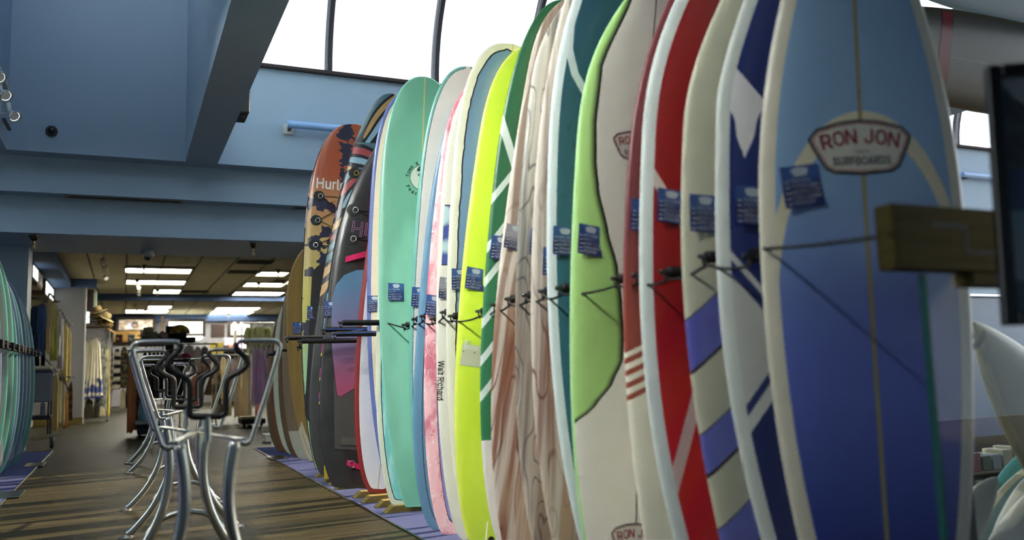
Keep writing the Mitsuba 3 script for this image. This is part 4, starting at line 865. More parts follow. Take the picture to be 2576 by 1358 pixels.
add('base', lathe([(0, 0), (.062, 0), (.062, .02), (.055, .035), (0, .036)], 20, d0, [0, -1, 0]), 'rubber', (54, 50, 48), kk); add('lens', lathe([(0, 0), (.04, 0), (.034, .02), (.02, .03), (0, .034)], 16, d0 + [0, -.034, 0], [0, -1, 0]), 'gloss', (30, 28, 28), kk)
for px0, px1, nm in ((165, 458, 'long slot air vent under the upper ledge at left'), (738, 775, 'short slot air vent under the ledge behind the orange paddle board')):
    a, q = at_z(px0, 497 if px0 < 500 else 522, 3.048), at_z(px1, 511 if px0 < 500 else 525, 3.048)
    kk = thing('slot_vent', nm, 'vent'); y = 11.16
    x0, x1 = a[0] * 11.16 / a[1], q[0] * 11.16 / q[1]
    add('frame', cat([bx(x0, x1, y - .07, y - .055, 3.036, 3.05), bx(x0, x1, y + .055, y + .07, 3.036, 3.05), bx(x0, x0 + .03, y - .055, y + .055, 3.036, 3.05), bx(x1 - .03, x1, y - .055, y + .055, 3.036, 3.05)]), 'matte', (110, 110, 100), kk)
    for s_ in (-.02, .02): add('slot', bx(x0 + .03, x1 - .03, y + s_ - .012, y + s_ + .012, 3.04, 3.05), 'rubber', (40, 40, 38), kk, False)
# spotlights on a track below the left beam
scene['lampglow'] = pbr(rgb((240, 240, 230)), 0.5, 0.2)
tk_ = thing('light_track', 'white lighting track hung from the left ceiling beam', 'light track')
tx = at_x(38, 292, -1.16)
add('rail', bx(-1.24, -1.20, 7.6, 10.5, 4.02, 4.05, .003), 'matte', (190, 196, 196), tk_)
for y in (7.8, 9.0, 10.3): add('bracket', bx(-1.25, -1.20, y - .02, y + .02, 4.02, 4.16, .003), 'matte', (170, 176, 176), tk_)
add('lower_rail', rod(at_y(10, 300, 10.2), at_y(24, 325, 10.5), .02, 8), 'matte', (90, 92, 94), tk_)
for px, py, Y, nm in ((37, 293, 10.0, 'lowest white spotlight at the left edge'), (15, 241, 9.4, 'middle white spotlight at the left edge'), (-1, 195, 9.0, 'upper white spotlight cut by the left edge')):
    c = at_y(px, py, Y); ax = np.array([.52, -.62, -.58]); ax /= np.linalg.norm(ax); kk = thing('spotlight', nm, 'spotlight', 'spotlights on the left track')
    add('cone', lathe([(.022, -.13), (.03, -.10), (.036, -.06), (.058, -.005), (.064, 0), (.060, .004), (.05, -.004), (.02, -.1), (.0, -.12)], 18, c, ax), 'gloss', (188, 196, 196), kk)
    add('ring', tube([c + ax * .018 + .060 * (np.cross(ax, [0, 0, 1]) / np.linalg.norm(np.cross(ax, [0, 0, 1])) * math.cos(t) + np.cross(np.cross(ax, [0, 0, 1]), ax) / np.linalg.norm(np.cross(ax, [0, 0, 1])) * math.sin(t)) for t in np.linspace(0, 2 * PI, 20, endpoint=False)], .004, 6, closed=True), 'gloss', (150, 150, 140), kk)
    add('socket', lathe([(0, 0), (.026, 0), (.028, .01), (.028, .09), (.02, .1), (0, .1)], 14, c - ax * .12 + [0, 0, .0], [-.15, .1, 1]), 'gloss', (200, 204, 200), kk)
    add('arm', rod(c - ax * .08, [-1.22, c[1] - .05, max(c[2] + .02, 4.03) if False else c[2]], .008, 8), 'matte', (170, 176, 176), kk)
    add('arm', rod([-1.22, c[1] - .05, c[2]], [-1.22, c[1] - .05, 4.03], .008, 8), 'matte', (170, 176, 176), kk)
    g = lathe([(0, .0), (.046, .0), (.05, -.006)], 18, c, ax)
    lk = add('lamp', g, 'lampglow', parent=kk, smooth=False); scene[lk]['emitter'] = {'type': 'area', 'radiance': {'type': 'rgb', 'value': [9, 8.8, 8.2]}}
# the same lamps farther forward along the track, out of the frame, aimed at the board row
for i_, (y, pw) in enumerate(((1.8, 1.95), (2.5, 1.75), (3.3, 1.15), (4.2, .72), (5.1, .62), (6.0, .70))):
    c = np.array([-1.10, y, 3.72]); ax = np.array([1.55, y + 1.5, 1.35]) - c; ax /= np.linalg.norm(ax); kk = thing('spotlight', 'white track spotlight aimed at the surfboard row, out of the frame', 'spotlight', 'spotlights on the left track')
    add('cone', lathe([(.022, -.13), (.03, -.10), (.036, -.06), (.058, -.005), (.064, 0), (.060, .004), (.05, -.004), (.02, -.1), (.0, -.12)], 18, c, ax), 'gloss', (188, 196, 196), kk)
    add('arm', rod(c - ax * .1, [-1.22, y, 4.03], .008, 8), 'matte', (170, 176, 176), kk)
    add('lamp', lathe([(0, .0), (.046, .0), (.05, -.006)], 18, c, ax), 'lampglow', parent=kk, smooth=False)
    q = c + ax * .03
    scene[f'beam_of_spot_{i_}'] = {'type': 'spot', 'intensity': {'type': 'rgb', 'value': [SPOT * pw, SPOT * pw * 1.02, SPOT * pw * .96]}, 'cutoff_angle': 31.0 if i_ == 0 else 38.0, 'beam_width': 16.0 if i_ == 0 else 18.0, 'to_world': T4().look_at(origin=q.tolist(), target=(q + ax).tolist(), up=[0, 0, 1])}
add('rail_front', bx(-1.24, -1.20, 0.2, 7.6, 4.02, 4.05, .003), 'matte', (190, 196, 196), tk_)
# sprinklers, camera dome under the passage soffit
def sprinkler(c, nm):
    kk = thing('sprinkler', nm, 'sprinkler')
    add('cup', lathe([(0, 0), (.055, 0), (.05, -.03), (.03, -.06), (.02, -.07), (0, -.07)], 14, c), 'metal', (90, 84, 70), kk); add('head', lathe([(0, -.07), (.016, -.07), (.016, -.10), (.007, -.11), (.007, -.14), (0, -.14)], 10, c), 'metal', (150, 130, 90), kk); add('deflector', lathe([(0, 0), (.034, 0), (.034, -.004), (0, -.004)], 12, np.asarray(c) + [0, 0, -.15]), 'metal', (120, 110, 90), kk)
    for s_ in (-1, 1): add('yoke', rod(np.asarray(c) + [s_ * .018, 0, -.10], np.asarray(c) + [s_ * .008, 0, -.15], .004, 6), 'metal', (120, 110, 90), kk)
for px, py, nm in ((86, 592, 'brass sprinkler under the passage header at left'), (638, 612, 'brass sprinkler under the passage header at right')):
    p = at_z(px, py, 2.61); sprinkler((p[0], min(max(p[1], 11.4), 12.8), 2.61), nm)
p = at_z(372, 632, 2.61); p[1] = min(p[1], 12.8); kk = thing('security_camera', 'white dome security camera under the passage header', 'camera')
add('housing', lathe([(0, 0), (.085, 0), (.085, -.05), (.07, -.075), (.04, -.08), (0, -.08)], 20, (p[0], p[1], 2.61)), 'gloss', (170, 172, 168), kk); add('dome', lathe([(.05, 0), (.048, -.025), (.03, -.045), (0, -.052)], 18, (p[0], p[1], 2.535)), 'gloss', (18, 18, 20), kk)
# ---------------------------------------------------------------- the clothing room behind
ZC = 2.93
cb = struct('ceiling', bx(-2.5, 9, 12.9, 35, ZC + .03, ZC + .2), 'matte', (84, 82, 72), label='tiled ceiling of the clothing room')
gx, gy = 0.594, 0.66
tx0, ty0 = 0.0, 12.97
panels = [(316, 485, 670, 683), (317, 469, 701, 712), (388, 456, 725, 735), (374, 433, 767, 774), (316, 425, 777, 785), (655, 730, 680, 691), (622, 724, 708, 718), (594, 720, 731, 740), (547, 657, 771, 778), (535, 640, 781, 788), (523, 622, 790, 796), (561, 652, 800, 804), (732, 800, 700, 712), (730, 820, 735, 744)]
LP = []
for a, q, t, bt in panels:
    p, r = at_z(a, t, ZC), at_z((a + q) / 2, bt, ZC); s_ = at_z(q, t, ZC)
    LP.append((p[0], s_[0], min(p[1], r[1]) , max(p[1], r[1])))
def covered(x, y):
    return any(a - .02 < x < b_ + .02 and c - .02 < y < d + .02 for a, b_, c, d in LP)
n_t = 0; far_t = []
tile_dict = None
for j in range(32):
    for i in range(-3, 9):
        x, y = tx0 + gx * i, ty0 + gy * j
        if y > 34 or x > 0.155 * y + 0.9 or x < -1.35: continue
        m = bx(x + .007, x + gx - .007, y + .006, y + gy - .006, ZC + .0, ZC + .02)
        if y < 23.5:
            if not covered(x + gx / 2, y + gy / 2): add('tile', m, 'acoustic', parent=cb, smooth=False)
        else: far_t.append(m)
k = add('far_tiles', cat(far_t), 'acoustic', parent=cb, smooth=False, kind='stuff')
for i in range(-2, 9): add('grid_bar', bx(tx0 + gx * i - .012, tx0 + gx * i + .012, 12.97, 34, ZC - .006, ZC + .004), 'matte', (86, 86, 78), cb, False)
scene['tubeglow'] = pbr(rgb((245, 245, 235)), 0.6, 0.2)
for n_, (a, b_, c, d) in enumerate(LP):
    k = thing('ceiling_light', ['lit ceiling panel nearest on the left, first of its column', 'lit ceiling panel second from the front on the left', 'short lit ceiling panel third from the front on the left', 'short lit ceiling panel behind the blue beam on the left', 'wide lit ceiling panel farthest on the left', 'lit ceiling panel nearest on the right beside the wooden boards', 'lit ceiling panel second from the front on the right', 'lit ceiling panel third from the front on the right', 'lit panel first behind the blue beam on the right', 'lit panel second behind the blue beam on the right', 'lit panel third behind the blue beam on the right', 'farthest lit panel on the right', 'lit ceiling panel hidden behind the wooden boards, nearer', 'lit ceiling panel hidden behind the wooden boards, farther'][n_], 'ceiling light', 'lit ceiling panels of the clothing room')
    fr = [bx(a - .03, b_ + .03, c - .03, c, ZC - .035, ZC + .02), bx(a - .03, b_ + .03, d, d + .03, ZC - .035, ZC + .02), bx(a - .03, a, c, d, ZC - .035, ZC + .02), bx(b_, b_ + .03, c, d, ZC - .035, ZC + .02)]
    add('frame', cat(fr), 'matte', (150, 148, 130), k, False)
    V = np.array([(a, c, ZC - .004), (b_, c, ZC - .004), (b_, d, ZC - .004), (a, d, ZC - .004)])
    e = add('diffuser', trimesh.Trimesh(V, [[0, 2, 1], [0, 3, 2]], process=False), 'tubeglow', parent=k, smooth=False); scene[e]['emitter'] = {'type': 'area', 'radiance': {'type': 'rgb', 'value': [LAMP * 1.0, LAMP * .95, LAMP * .80]}}
for px0, px1, py0, py1, nm in ((597, 690, 654, 661, 'dark ceiling vent in front of the right hand lit panels'), (574, 660, 678, 687, 'second dark ceiling vent beside the right hand lit panel'), (457, 526, 729, 736, 'dark ceiling vent beside the short left lit panel')):
    p, q, r = at_z(px0, (py0 + py1) / 2, ZC), at_z(px1, (py0 + py1) / 2, ZC), at_z(px0, py1, ZC); k = thing('ceiling_vent', nm, 'vent'); d = .28
    add('frame', bx(p[0], q[0], p[1] - d, p[1] + d, ZC - .008, ZC + .002), 'matte', (70, 68, 60), k, False)
    for s_ in range(4): add('slat', bx(p[0] + .03, q[0] - .03, p[1] - d + .05 + .125 * s_, p[1] - d + .14 + .125 * s_, ZC - .014, ZC - .008), 'matte', (40, 39, 36), k, False)
for px, py in ((362, 668), (345, 703), (396, 728), (700, 680), (651, 711), (575, 790), (365, 779)):
    p = at_z(px, py - 2, ZC); sprinkler((p[0], p[1], ZC), 'brass sprinkler hanging from the tiled ceiling ' + {362: 'at the nearest left panel', 345: 'at the second left panel', 396: 'at the short left panel', 700: 'at the nearest right panel', 651: 'at the second right panel', 575: 'behind the blue beam at right', 365: 'at the farthest left panel'}[px])
# spot lamps in a line on the ceiling
for i_, (px, py) in enumerate(((262, 648), (262, 656), (265, 667), (266, 676), (268, 692), (350, 718), (350, 727), (350, 735), (343, 768), (345, 774))):
    p = at_z(px, py - 6, ZC - .02); c = np.array([p[0], p[1], ZC - .13]); ax = np.array([.35, -.75, -.55]); ax /= np.linalg.norm(ax)
    k = thing('track_spot', 'small lit spot lamp ' + ['nearest in the left ceiling row', 'second in the left ceiling row', 'third in the left ceiling row', 'fourth in the left ceiling row', 'fifth in the left ceiling row', 'nearest in the ceiling row near the short panel', 'second in the ceiling row near the short panel', 'third in the ceiling row near the short panel', 'first behind the blue beam', 'second behind the blue beam'][i_], 'spotlight', 'spot lamps on the tiled ceiling')
    add('shade', lathe([(0, -.11), (.025, -.1), (.045, -.02), (.05, 0), (.045, 0), (.02, -.09), (0, -.1)], 12, c, ax), 'metal', (170, 160, 120), k)
    add('stem', rod(c - ax * .06, [c[0], c[1], ZC], .01, 6), 'matte', (150, 150, 140), k)
    e = add('lamp', lathe([(0, .002), (.040, .002), (.044, -.006)], 12, c, ax), 'tubeglow', parent=k, smooth=False)
    if i_ in (0, 2, 3, 9): scene[e]['emitter'] = {'type': 'area', 'radiance': {'type': 'rgb', 'value': [2.2, 2.0, 1.6]}}
struct('beam', bx(-2.5, 9, 22.75, 23.0, 2.775, 2.96), 'matte', (70, 88, 122), label='blue crossbeam of the tiled ceiling')
struct('beam', bx(-2.5, -.55, 19.4, 19.7, 2.76, 2.96), 'matte', (78, 100, 136), label='blue header over the grey partition')
struct('beam', bx(-1.75, -1.02, 12.96, 19.4, 2.74, 2.96), 'matte', (78, 100, 136), label='blue soffit above the wall displays at left')
struct('beam', bx(-2.5, 9, 30.2, 30.5, 2.71, 2.96), 'matte', (78, 100, 136), label='blue band along the top of the far wall')
GW = (122, 124, 124)
struct('wall_left', bx(-1.85, -1.62, 12.96, 19.5, 0, 2.96), 'matte', (150, 146, 132))
pt = struct('wall_partition', bx(-1.62, -.745, 19.5, 19.62, 0, 2.77), 'matte', (128, 130, 132), label='plain grey partition beside the left clothes')
struct('end_trim', bx(-.765, -.735, 19.48, 19.64, 0, 2.77), 'matte', (176, 178, 176), pt)
struct('baseboard_left', bx(-1.62, -.74, 19.47, 19.5, 0, .13), 'wood')
struct('wall_left', bx(-2.1, -1.9, 19.6, 31, 0, 2.96), 'matte', (120, 112, 100))
struct('wall_far', bx(-2.5, 9, 30.5, 30.8, 0, 2.96), 'matte', (128, 128, 132))
struct('wall_right', bx(6.4, 6.6, 12.96, 30.5, 0, 2.96), 'matte', (130, 126, 118))

def px_box(x0, x1, y0, y1, Y, d, mat, col, name, parent=None, bev=.004, **k):
    p, q = at_y(x0, (y0 + y1) / 2, Y), at_y(x1, (y0 + y1) / 2, Y); a, b_ = at_y((x0 + x1) / 2, y1, Y), at_y((x0 + x1) / 2, y0, Y)
    return add(name, bx(p[0], q[0], Y, Y + d, max(a[2], 0), b_[2], bev), mat, col, parent, 20, **k)
# garments: a hung, folded cloth body (rings from shoulder to hem) with its hanger
def garment_mesh(L, wt, wb_, dp, seed, folds=4, sleeves=0.0, side=0.0, nr=15, nc=28, rag=0.0):
    r = random.Random(seed); ph = r.uniform(0, 6); rings = []
    a = np.linspace(0, 2 * PI, nc, endpoint=False)
    for i in range(nr):
        t = i / (nr - 1); w = wt * min(1.0, .35 + 6 * t) if t < .12 else wt + (wb_ - wt) * ((t - .12) / .88) ** 1.2
        w = w / 2; d = dp / 2 * (0.55 + .45 * t)
        x = w * np.cos(a); amp = dp * (.10 + .34 * t)
        y = d * np.sin(a) + amp * np.sin(folds * PI * np.cos(a) * .9 + ph + .8 * t) 
        z = -L * t - (.02 * L * np.sin(3 * a + ph) * (t ** 4)) - rag * (t > .97) * np.abs(np.sin(9 * a + ph)) * L
        rings.append(np.stack([x + .02 * math.sin(4 * t + ph) * wt, y, z], 1))
    ms = [loft(rings)]
    if sleeves:
        for s_ in (-1, 1):
            P = spline([(s_ * wt * .42, 0, -.03), (s_ * wt * .56, .01, -sleeves * .4), (s_ * wt * .60, .0, -sleeves)], 4)
            ms.append(tube(P, np.linspace(dp * .5, dp * .40, len(P)), 8))
    m = cat(ms) if len(ms) > 1 else ms[0]
    return m
def pattern(m, L, c, pat, seed):
    v = m.vertices; t = -v[:, 2] / L; base = np.tile(lin(c), (len(v), 1)); n = meshkit.fbm(v * 9.0 + seed, 3)[:, None]
    base = np.clip(base * (0.82 + .36 * n) * 1.25, 0, .85)
    if pat is None: return base
    kind, c2 = pat[0], lin(pat[1])
    if kind == 'stripes': msk = np.sin(t * pat[2] * 2 * PI) > 0
    elif kind == 'hem': msk = (t > pat[2]) & (t < pat[2] + .10) | (t > .97)
    elif kind == 'speckle': msk = meshkit.noise(v * pat[2] + seed * 3.1) > .58
    elif kind == 'lower': msk = t > pat[2]
    base[msk] = np.broadcast_to(c2, base.shape)[msk]
    if kind == 'hem':
        pm = (meshkit.noise(np.stack([v[:, 0] * 16, v[:, 0] * 0, v[:, 2] * 9], 1) + seed) > .62) & (t > pat[2] - .13) & (t < pat[2]); base[pm] = c2 * .7
    return base
GN = 0
def garment(name, cat_, label, px, top, bot, hwp, Y, c, pat=None, turn=None, flare=1.3, folds=4, sleeves=False, dp=None, group=None, rag=0.0, hanger=(24, 24, 25), dense=False, rail=None):
    global GN; GN += 1
    p, q, e = at_y(px, top, Y), at_y(px, bot, Y), at_y(px + hwp, (top + bot) / 2, Y)
    L = p[2] - max(q[2], .04); w = 2 * abs(e[0] - at_y(px, (top + bot) / 2, Y)[0])
    dp = dp or min(.14, .35 * w)
    wt = w / max(1.0, (flare + 1) / 2); m = garment_mesh(L, wt, wt * flare, dp, GN, folds, (L * .55 if sleeves else 0), nr=30 if dense or pat else 15, nc=36 if dense or pat else 28, rag=rag)
    m.apply_translation((0, 0, 0)); col = pattern(m, L, c, pat, GN)
    if turn: m.apply_transform(trimesh.transformations.rotation_matrix(math.radians(turn), [0, 0, 1]))
    m.apply_translation(p)
    k = add(name, m, 'cloth', col, None, True, label, cat_, group)
    hk = [tube(spline([p + [0, 0, -.01], p + [0, 0, .05], p + [.018, 0, .075], p + [.03, 0, .055], p + [.022, 0, .04]], 3), .005, 5), tube([p + [-wt * .36, 0, -.035], p + [0, 0, .0], p + [wt * .36, 0, -.035]], .008, 5)]
    add('hanger', cat(hk), 'gloss', hanger, k, True); HOOK.append(p + [0.012, 0, .066])
    return k
HOOK = []
def follow_rail(label):
    P = sorted(HOOK, key=lambda v: v[1]); P = [P[0] + [-.05, -.1, 0]] + P + [P[-1] + [.05, .1, 0]]; HOOK.clear()
    k = thing('clothes_rail', label, 'clothes rail'); add('bar', tube(spline(P, 2), .011, 6), 'matte', (96, 98, 98), k)
    for e in (P[0], P[-1]): add('wall_arm', rod(e, [-1.63, e[1], e[2]], .011, 6), 'matte', (96, 98, 98), k)
def hang_rail(px0, px1, py, Y, label, slope=0.0, legs=True):
    a, q = at_y(px0, py, Y), at_y(px1, py + slope, Y); q[2] = a[2] if not slope else q[2]
    k = thing('clothes_rail', label, 'clothes rail'); add('bar', rod(a, q, .014, 8), 'chrome', parent=k)
    if legs:
        for e in (a, q): add('upright', rod([e[0], Y, .02], [e[0], Y, e[2]], .014, 8), 'chrome', parent=k)
        for e in (a, q): add('foot', bx(e[0] - .02, e[0] + .02, Y - .25, Y + .25, 0, .03, .004), 'matte', (40, 40, 42), k)
    return k

# left wall: light boxes, pictures and two tiers of clothes
XW = -1.33
for (pa, pb, t0, b0, t1, b1, mt, c, nm) in ((86, 98, 640, 702, 655, 710, 'glow', None, 'lit white display box nearest on the left wall'), (98, 109, 660, 720, 672, 728, 'pic', (196, 150, 120), 'orange and pink beach picture between the lit boxes'), (118, 136, 680, 744, 705, 760, 'glow', None, 'second lit white display box on the left wall'), (136, 143, 705, 757, 716, 765, 'pic', (150, 156, 170), 'small grey blue picture beside the second lit box'), (145, 150, 727, 765, 732, 768, 'pic', (196, 200, 204), 'small white framed picture at the end of the wall displays')):
    p, q = at_x(pa, t0, XW), at_x(pb, t1, XW); z0, z1 = at_x(pa, b0, XW)[2], p[2]; z1 = min(z1, 2.73); z0 = min(z0, z1 - .2)
    k = thing('display_box' if mt == 'glow' else 'picture', nm, 'light box' if mt == 'glow' else 'picture')
    add('case', bx(XW - .2895, XW - .012, p[1], q[1], z0, z1, .004), 'matte', (70, 60, 52) if mt == 'glow' else (120, 110, 96), k)
    f = add('face', bx(XW - .012, XW, p[1] + .03, q[1] - .03, z0 + .03, z1 - .03), 'screen_white' if mt == 'glow' else 'screen_photo', None if mt == 'glow' else None, k, False, uv=None)
HOOK.clear()
DEN = (76, 98, 136)
for px, t, bt, hw_, Y, c, nm, sl in ((77, 762, 985, 4, 14.1, (66, 70, 76), 'charcoal hooded top at the left end of the upper wall rail', 0), (83, 763, 990, 5, 14.0, (28, 28, 32), 'long black top next to the charcoal one on the wall rail', 0), (89, 764, 892, 6, 13.95, DEN, 'denim blue sweatshirt, leftmost of four', 1), (94, 764, 893, 6, 13.9, (80, 102, 142), 'denim blue sweatshirt, second of four', 1), (99, 764, 893, 6, 13.85, (72, 92, 130), 'denim blue sweatshirt, third of four', 1), (106, 764, 892, 9, 13.8, (84, 106, 146), 'denim blue sweatshirt, front one of four', 1), (113, 770, 962, 5, 14.2, (26, 26, 30), 'black top between the denim and cream garments', 0), (121, 750, 880, 8, 14.3, (214, 196, 150), 'cream blouse on the left wall rail', 1), (130, 756, 888, 8, 14.6, (206, 196, 130), 'pale yellow shirt on the left wall rail', 1), (138, 768, 905, 8, 15.0, (176, 180, 92), 'lime yellow top on the left wall rail', 0), (147, 788, 892, 7, 16.4, (208, 208, 200), 'white blouse on the second wall rail', 1), (155, 796, 925, 7, 16.5, (186, 184, 196), 'pale lilac top on the second wall rail', 0), (164, 815, 962, 8, 16.7, (216, 202, 140), 'pale yellow dress on the second wall rail', 0), (173, 825, 962, 8, 16.8, (214, 204, 170), 'cream dress at the right end of the wall rail', 0)):
    garment('top', 'top', nm, px, t, bt, hw_, Y, c, sleeves=bool(sl), flare=1.15 if sl else 1.35)
    if px == 138: follow_rail('upper wall rail of clothes at left with pale wooden hangers')
follow_rail('second upper wall rail of clothes at left')
for px, t, bt, hw_, Y, c, pat, nm in ((92, 892, 1000, 9, 14.0, (22, 22, 26), None, 'black trousers below the denim sweatshirts'), (140, 944, 1082, 9, 15.6, (206, 192, 140), None, 'cream skirt, leftmost on the lower wall rail'), (150, 940, 1062, 7, 15.9, (210, 206, 190), ('speckle', (40, 44, 60), 9.0), 'white top with dark print on the lower wall rail'), (158, 960, 1066, 7, 16.1, (196, 190, 150), None, 'pale cream top on the lower wall rail'), (167, 985, 1076, 7, 16.2, (196, 160, 116), None, 'tan shorts on the lower wall rail'), (177, 958, 1056, 7, 16.5, (96, 74, 66), ('speckle', (150, 120, 100), 14.0), 'brown printed dress, rightmost on the lower wall rail')):
    garment('skirt' if 'skirt' in nm else 'top', 'clothing', nm, px, t, bt, hw_, Y, c, pat)
follow_rail('lower wall rail of clothes at left')
for i_ in range(5): 
    p = at_y(78 + 6.5 * i_, 752, 13.85); add('wooden_hanger', prism(Polygon([(-.02, 0), (.02, 0), (.028, -.10), (-.028, -.10)]), .02).apply_transform(trimesh.transformations.rotation_matrix(PI / 2, [1, 0, 0])).apply_translation(p), 'matte', (206, 186, 130), label='empty pale wooden hanger on the upper wall rail', cat_='hanger', group='pale wooden hangers on the wall rail')
# rolling rack with grey side panel
Y = 12.9; k = thing('rolling_rack', 'rolling garment rack with grey side panel and caster beside the left boards', 'rolling rack')
px_box(66, 131, 938, 1012, Y, .03, 'matte', (104, 106, 110), 'side_panel', k, .02)
for a, b_ in ((120, 124), (126, 131)): px_box(a, b_, 930, 1092, Y + (.35 if a > 124 else .05), .04, 'matte', (62, 64, 70) if a > 124 else (30, 30, 32), 'upright', k)
px_box(70, 126, 1046, 1056, Y + .05, .5, 'matte', (34, 34, 36), 'lower_shelf', k); px_box(66, 131, 930, 938, Y, .5, 'matte', (60, 62, 66), 'top_rail', k)
w = at_y(130, 1112, Y); w[2] = .062
wl = add('caster', lathe([(.0, -.016), (.05, -.016), (.06, -.008), (.06, .008), (.05, .016), (0, .016)], 20, w, [1, .3, 0]), 'rubber', (40, 40, 42), k); add('hub', lathe([(0, -.02), (.026, -.02), (.026, .02), (0, .02)], 14, w, [1, .3, 0]), 'metal', (180, 182, 184), wl); add('fork', bx(w[0] - .03, w[0] + .03, w[1] - .03, w[1] + .03, .10, .15, .006), 'metal', (160, 162, 164), k)
for i_, (c, nm) in enumerate((((206, 196, 160), 'cream folded garment on top of the rolling rack'), ((150, 150, 156), 'striped garment hanging under the grey panel of the rolling rack'))):
    if i_ == 0:
        p = at_y(104, 930, Y + .2); add('folded_garment', bx(p[0] - .14, p[0] + .13, p[1] - .1, p[1] + .15, p[2], p[2] + .05, .018), 'cloth', c, label=nm, cat_='clothing')
    else: garment('top', 'clothing', nm, 108, 1012, 1046, 7, Y + .2, c, ('stripes', (60, 62, 80), 8))

# second bay: hats above, white dresses with a blue border
Y = 20.4; hang_rail(212, 276, 825, Y, 'chrome rail packed with black hangers and pale dresses', legs=True)
px_box(209, 222, 780, 808, Y - .2, .7, 'screen_white', None, 'lit_sign', None, .004, label='bright white panel above the pale dresses', cat_='light box')
px_box(213, 235, 728, 782, Y - .4, .3, 'matte', (46, 36, 32), 'wall_box', None, label='dark brown box above the straw hats', cat_='box'); px_box(236, 243, 730, 782, Y - .1, .3, 'matte', (150, 170, 150), 'wall_box', None, label='pale green side panel beside the dark brown box', cat_='panel')
def hat(px, py, Y, r_, c, nm, tilt=(0, 0), band=(40, 34, 28), crown=1.0, brim=1.0):
    p = at_y(px, py, Y); k = thing('hat', nm, 'hat')
    R_ = trimesh.transformations.euler_matrix(math.radians(tilt[0]), math.radians(tilt[1]), 0)
    def put(prof, n, nm_, col):
        m = lathe(prof, n); m.apply_transform(R_); m.apply_translation(p); return add(nm_, m, 'cloth', col, k)
    put([(r_ * .48, 0), (r_ * brim * .8, -.012), (r_ * brim, -.004), (r_ * brim, .004), (r_ * .8 * brim, -.004), (r_ * .5, .012)], 24, 'brim', c)
    put([(r_ * .5, .0), (r_ * .49, .04), (r_ * .46, .09 * crown), (r_ * .36, .12 * crown), (r_ * .18, .11 * crown), (0, .115 * crown)], 20, 'crown', c)
    put([(r_ * .505, .006), (r_ * .505, .032), (r_ * .49, .034)], 20, 'band', band); return k
for i_, (px, py, t, c) in enumerate(((258, 815, -4, (150, 124, 76)), (250, 803, -10, (166, 140, 90)), (244, 793, -14, (176, 150, 96)), (247, 784, -18, (186, 160, 104)), (265, 800, 30, (206, 186, 130)), (268, 822, 40, (150, 118, 66)))):
    hat(px, py, Y - .25 - .02 * i_, .185, tuple(int(v * .72) for v in c), 'straw hat in the pile above the pale dresses, ' + ['lowest', 'second from the bottom', 'third from the bottom', 'topmost with dark band', 'pale one tilted to the right', 'brown one hanging at the right'][i_], (8, t))
hs = px_box(209, 276, 818, 822, Y - .5, .5, 'matte', (60, 52, 44), 'hat_shelf', None, label='dark shelf under the pile of straw hats', cat_='shelf')
BLU = (86, 98, 150)
for px, t, bt, hw_, c, pat, nm in ((217, 856, 1003, 9, (196, 190, 168), ('hem', BLU, .82), 'cream sundress with blue palm border, left of the pair'), (240, 850, 1000, 18, (200, 194, 172), ('hem', BLU, .82), 'wide cream sundress with blue palm border, right of the pair'), (228, 854, 990, 9, (190, 184, 164), None, 'plain cream dress between the two palm bordered ones'), (255, 862, 1020, 10, (140, 142, 132), ('speckle', (96, 100, 96), 22.0), 'grey patterned dress right of the palm bordered ones'), (266, 866, 1035, 8, (156, 158, 146), ('speckle', (104, 108, 100), 22.0), 'second grey patterned dress on the rail'), (274, 868, 1042, 5, (206, 190, 96), None, 'yellow dress at the right end of the rail')):
    garment('dress', 'dress', nm, px, t, bt, hw_, Y + (.0 if px in (217, 240) else .12), c, pat, flare=1.9, folds=5, dense=True)
for px, t, bt, hw_, c, nm in ((224, 1004, 1052, 11, (70, 62, 50), 'dark brown skirt low under the pale dresses'), (244, 1008, 1050, 8, (60, 54, 46), 'dark trousers low under the pale dresses'), (258, 1022, 1046, 7, (190, 180, 150), 'cream shorts low under the grey patterned dresses')):
    garment('skirt', 'clothing', nm, px, t, bt, hw_, Y + .1, c)

# far bay: lit shelf with bags, striped and printed clothes
Y = 27.0; k = thing('wall_shelf', 'warm lit shelf carrying two bags in the far bay', 'shelf')
px_box(286, 352, 833, 860, Y, .05, 'matte', (214, 170, 100), 'back_panel', k); px_box(283, 352, 860, 868, Y - .35, .4, 'matte', (60, 48, 40), 'board', k); px_box(283, 287, 830, 868, Y - .3, .35, 'matte', (170, 168, 160), 'side', k)
for px, c, nm in ((300, (92, 58, 40), 'brown bag with clasps on the lit shelf'), (331, (116, 126, 130), 'grey blue bag on the lit shelf')):
    kk = px_box(px - 9, px + 9, 842, 860, Y - .25, .15, 'matte', c, 'bag', None, .02, label=nm, cat_='bag'); px_box(px - 9, px + 9, 841, 846, Y - .27, .17, 'matte', tuple(int(v * .8) for v in c), 'flap', kk, .01); px_box(px - 5, px - 3, 848, 854, Y - .27, .02, 'metal', (200, 200, 190), 'clasp', kk, .002)
hang_rail(282, 345, 870, Y - .4, 'chrome rail under the lit shelf in the far bay')
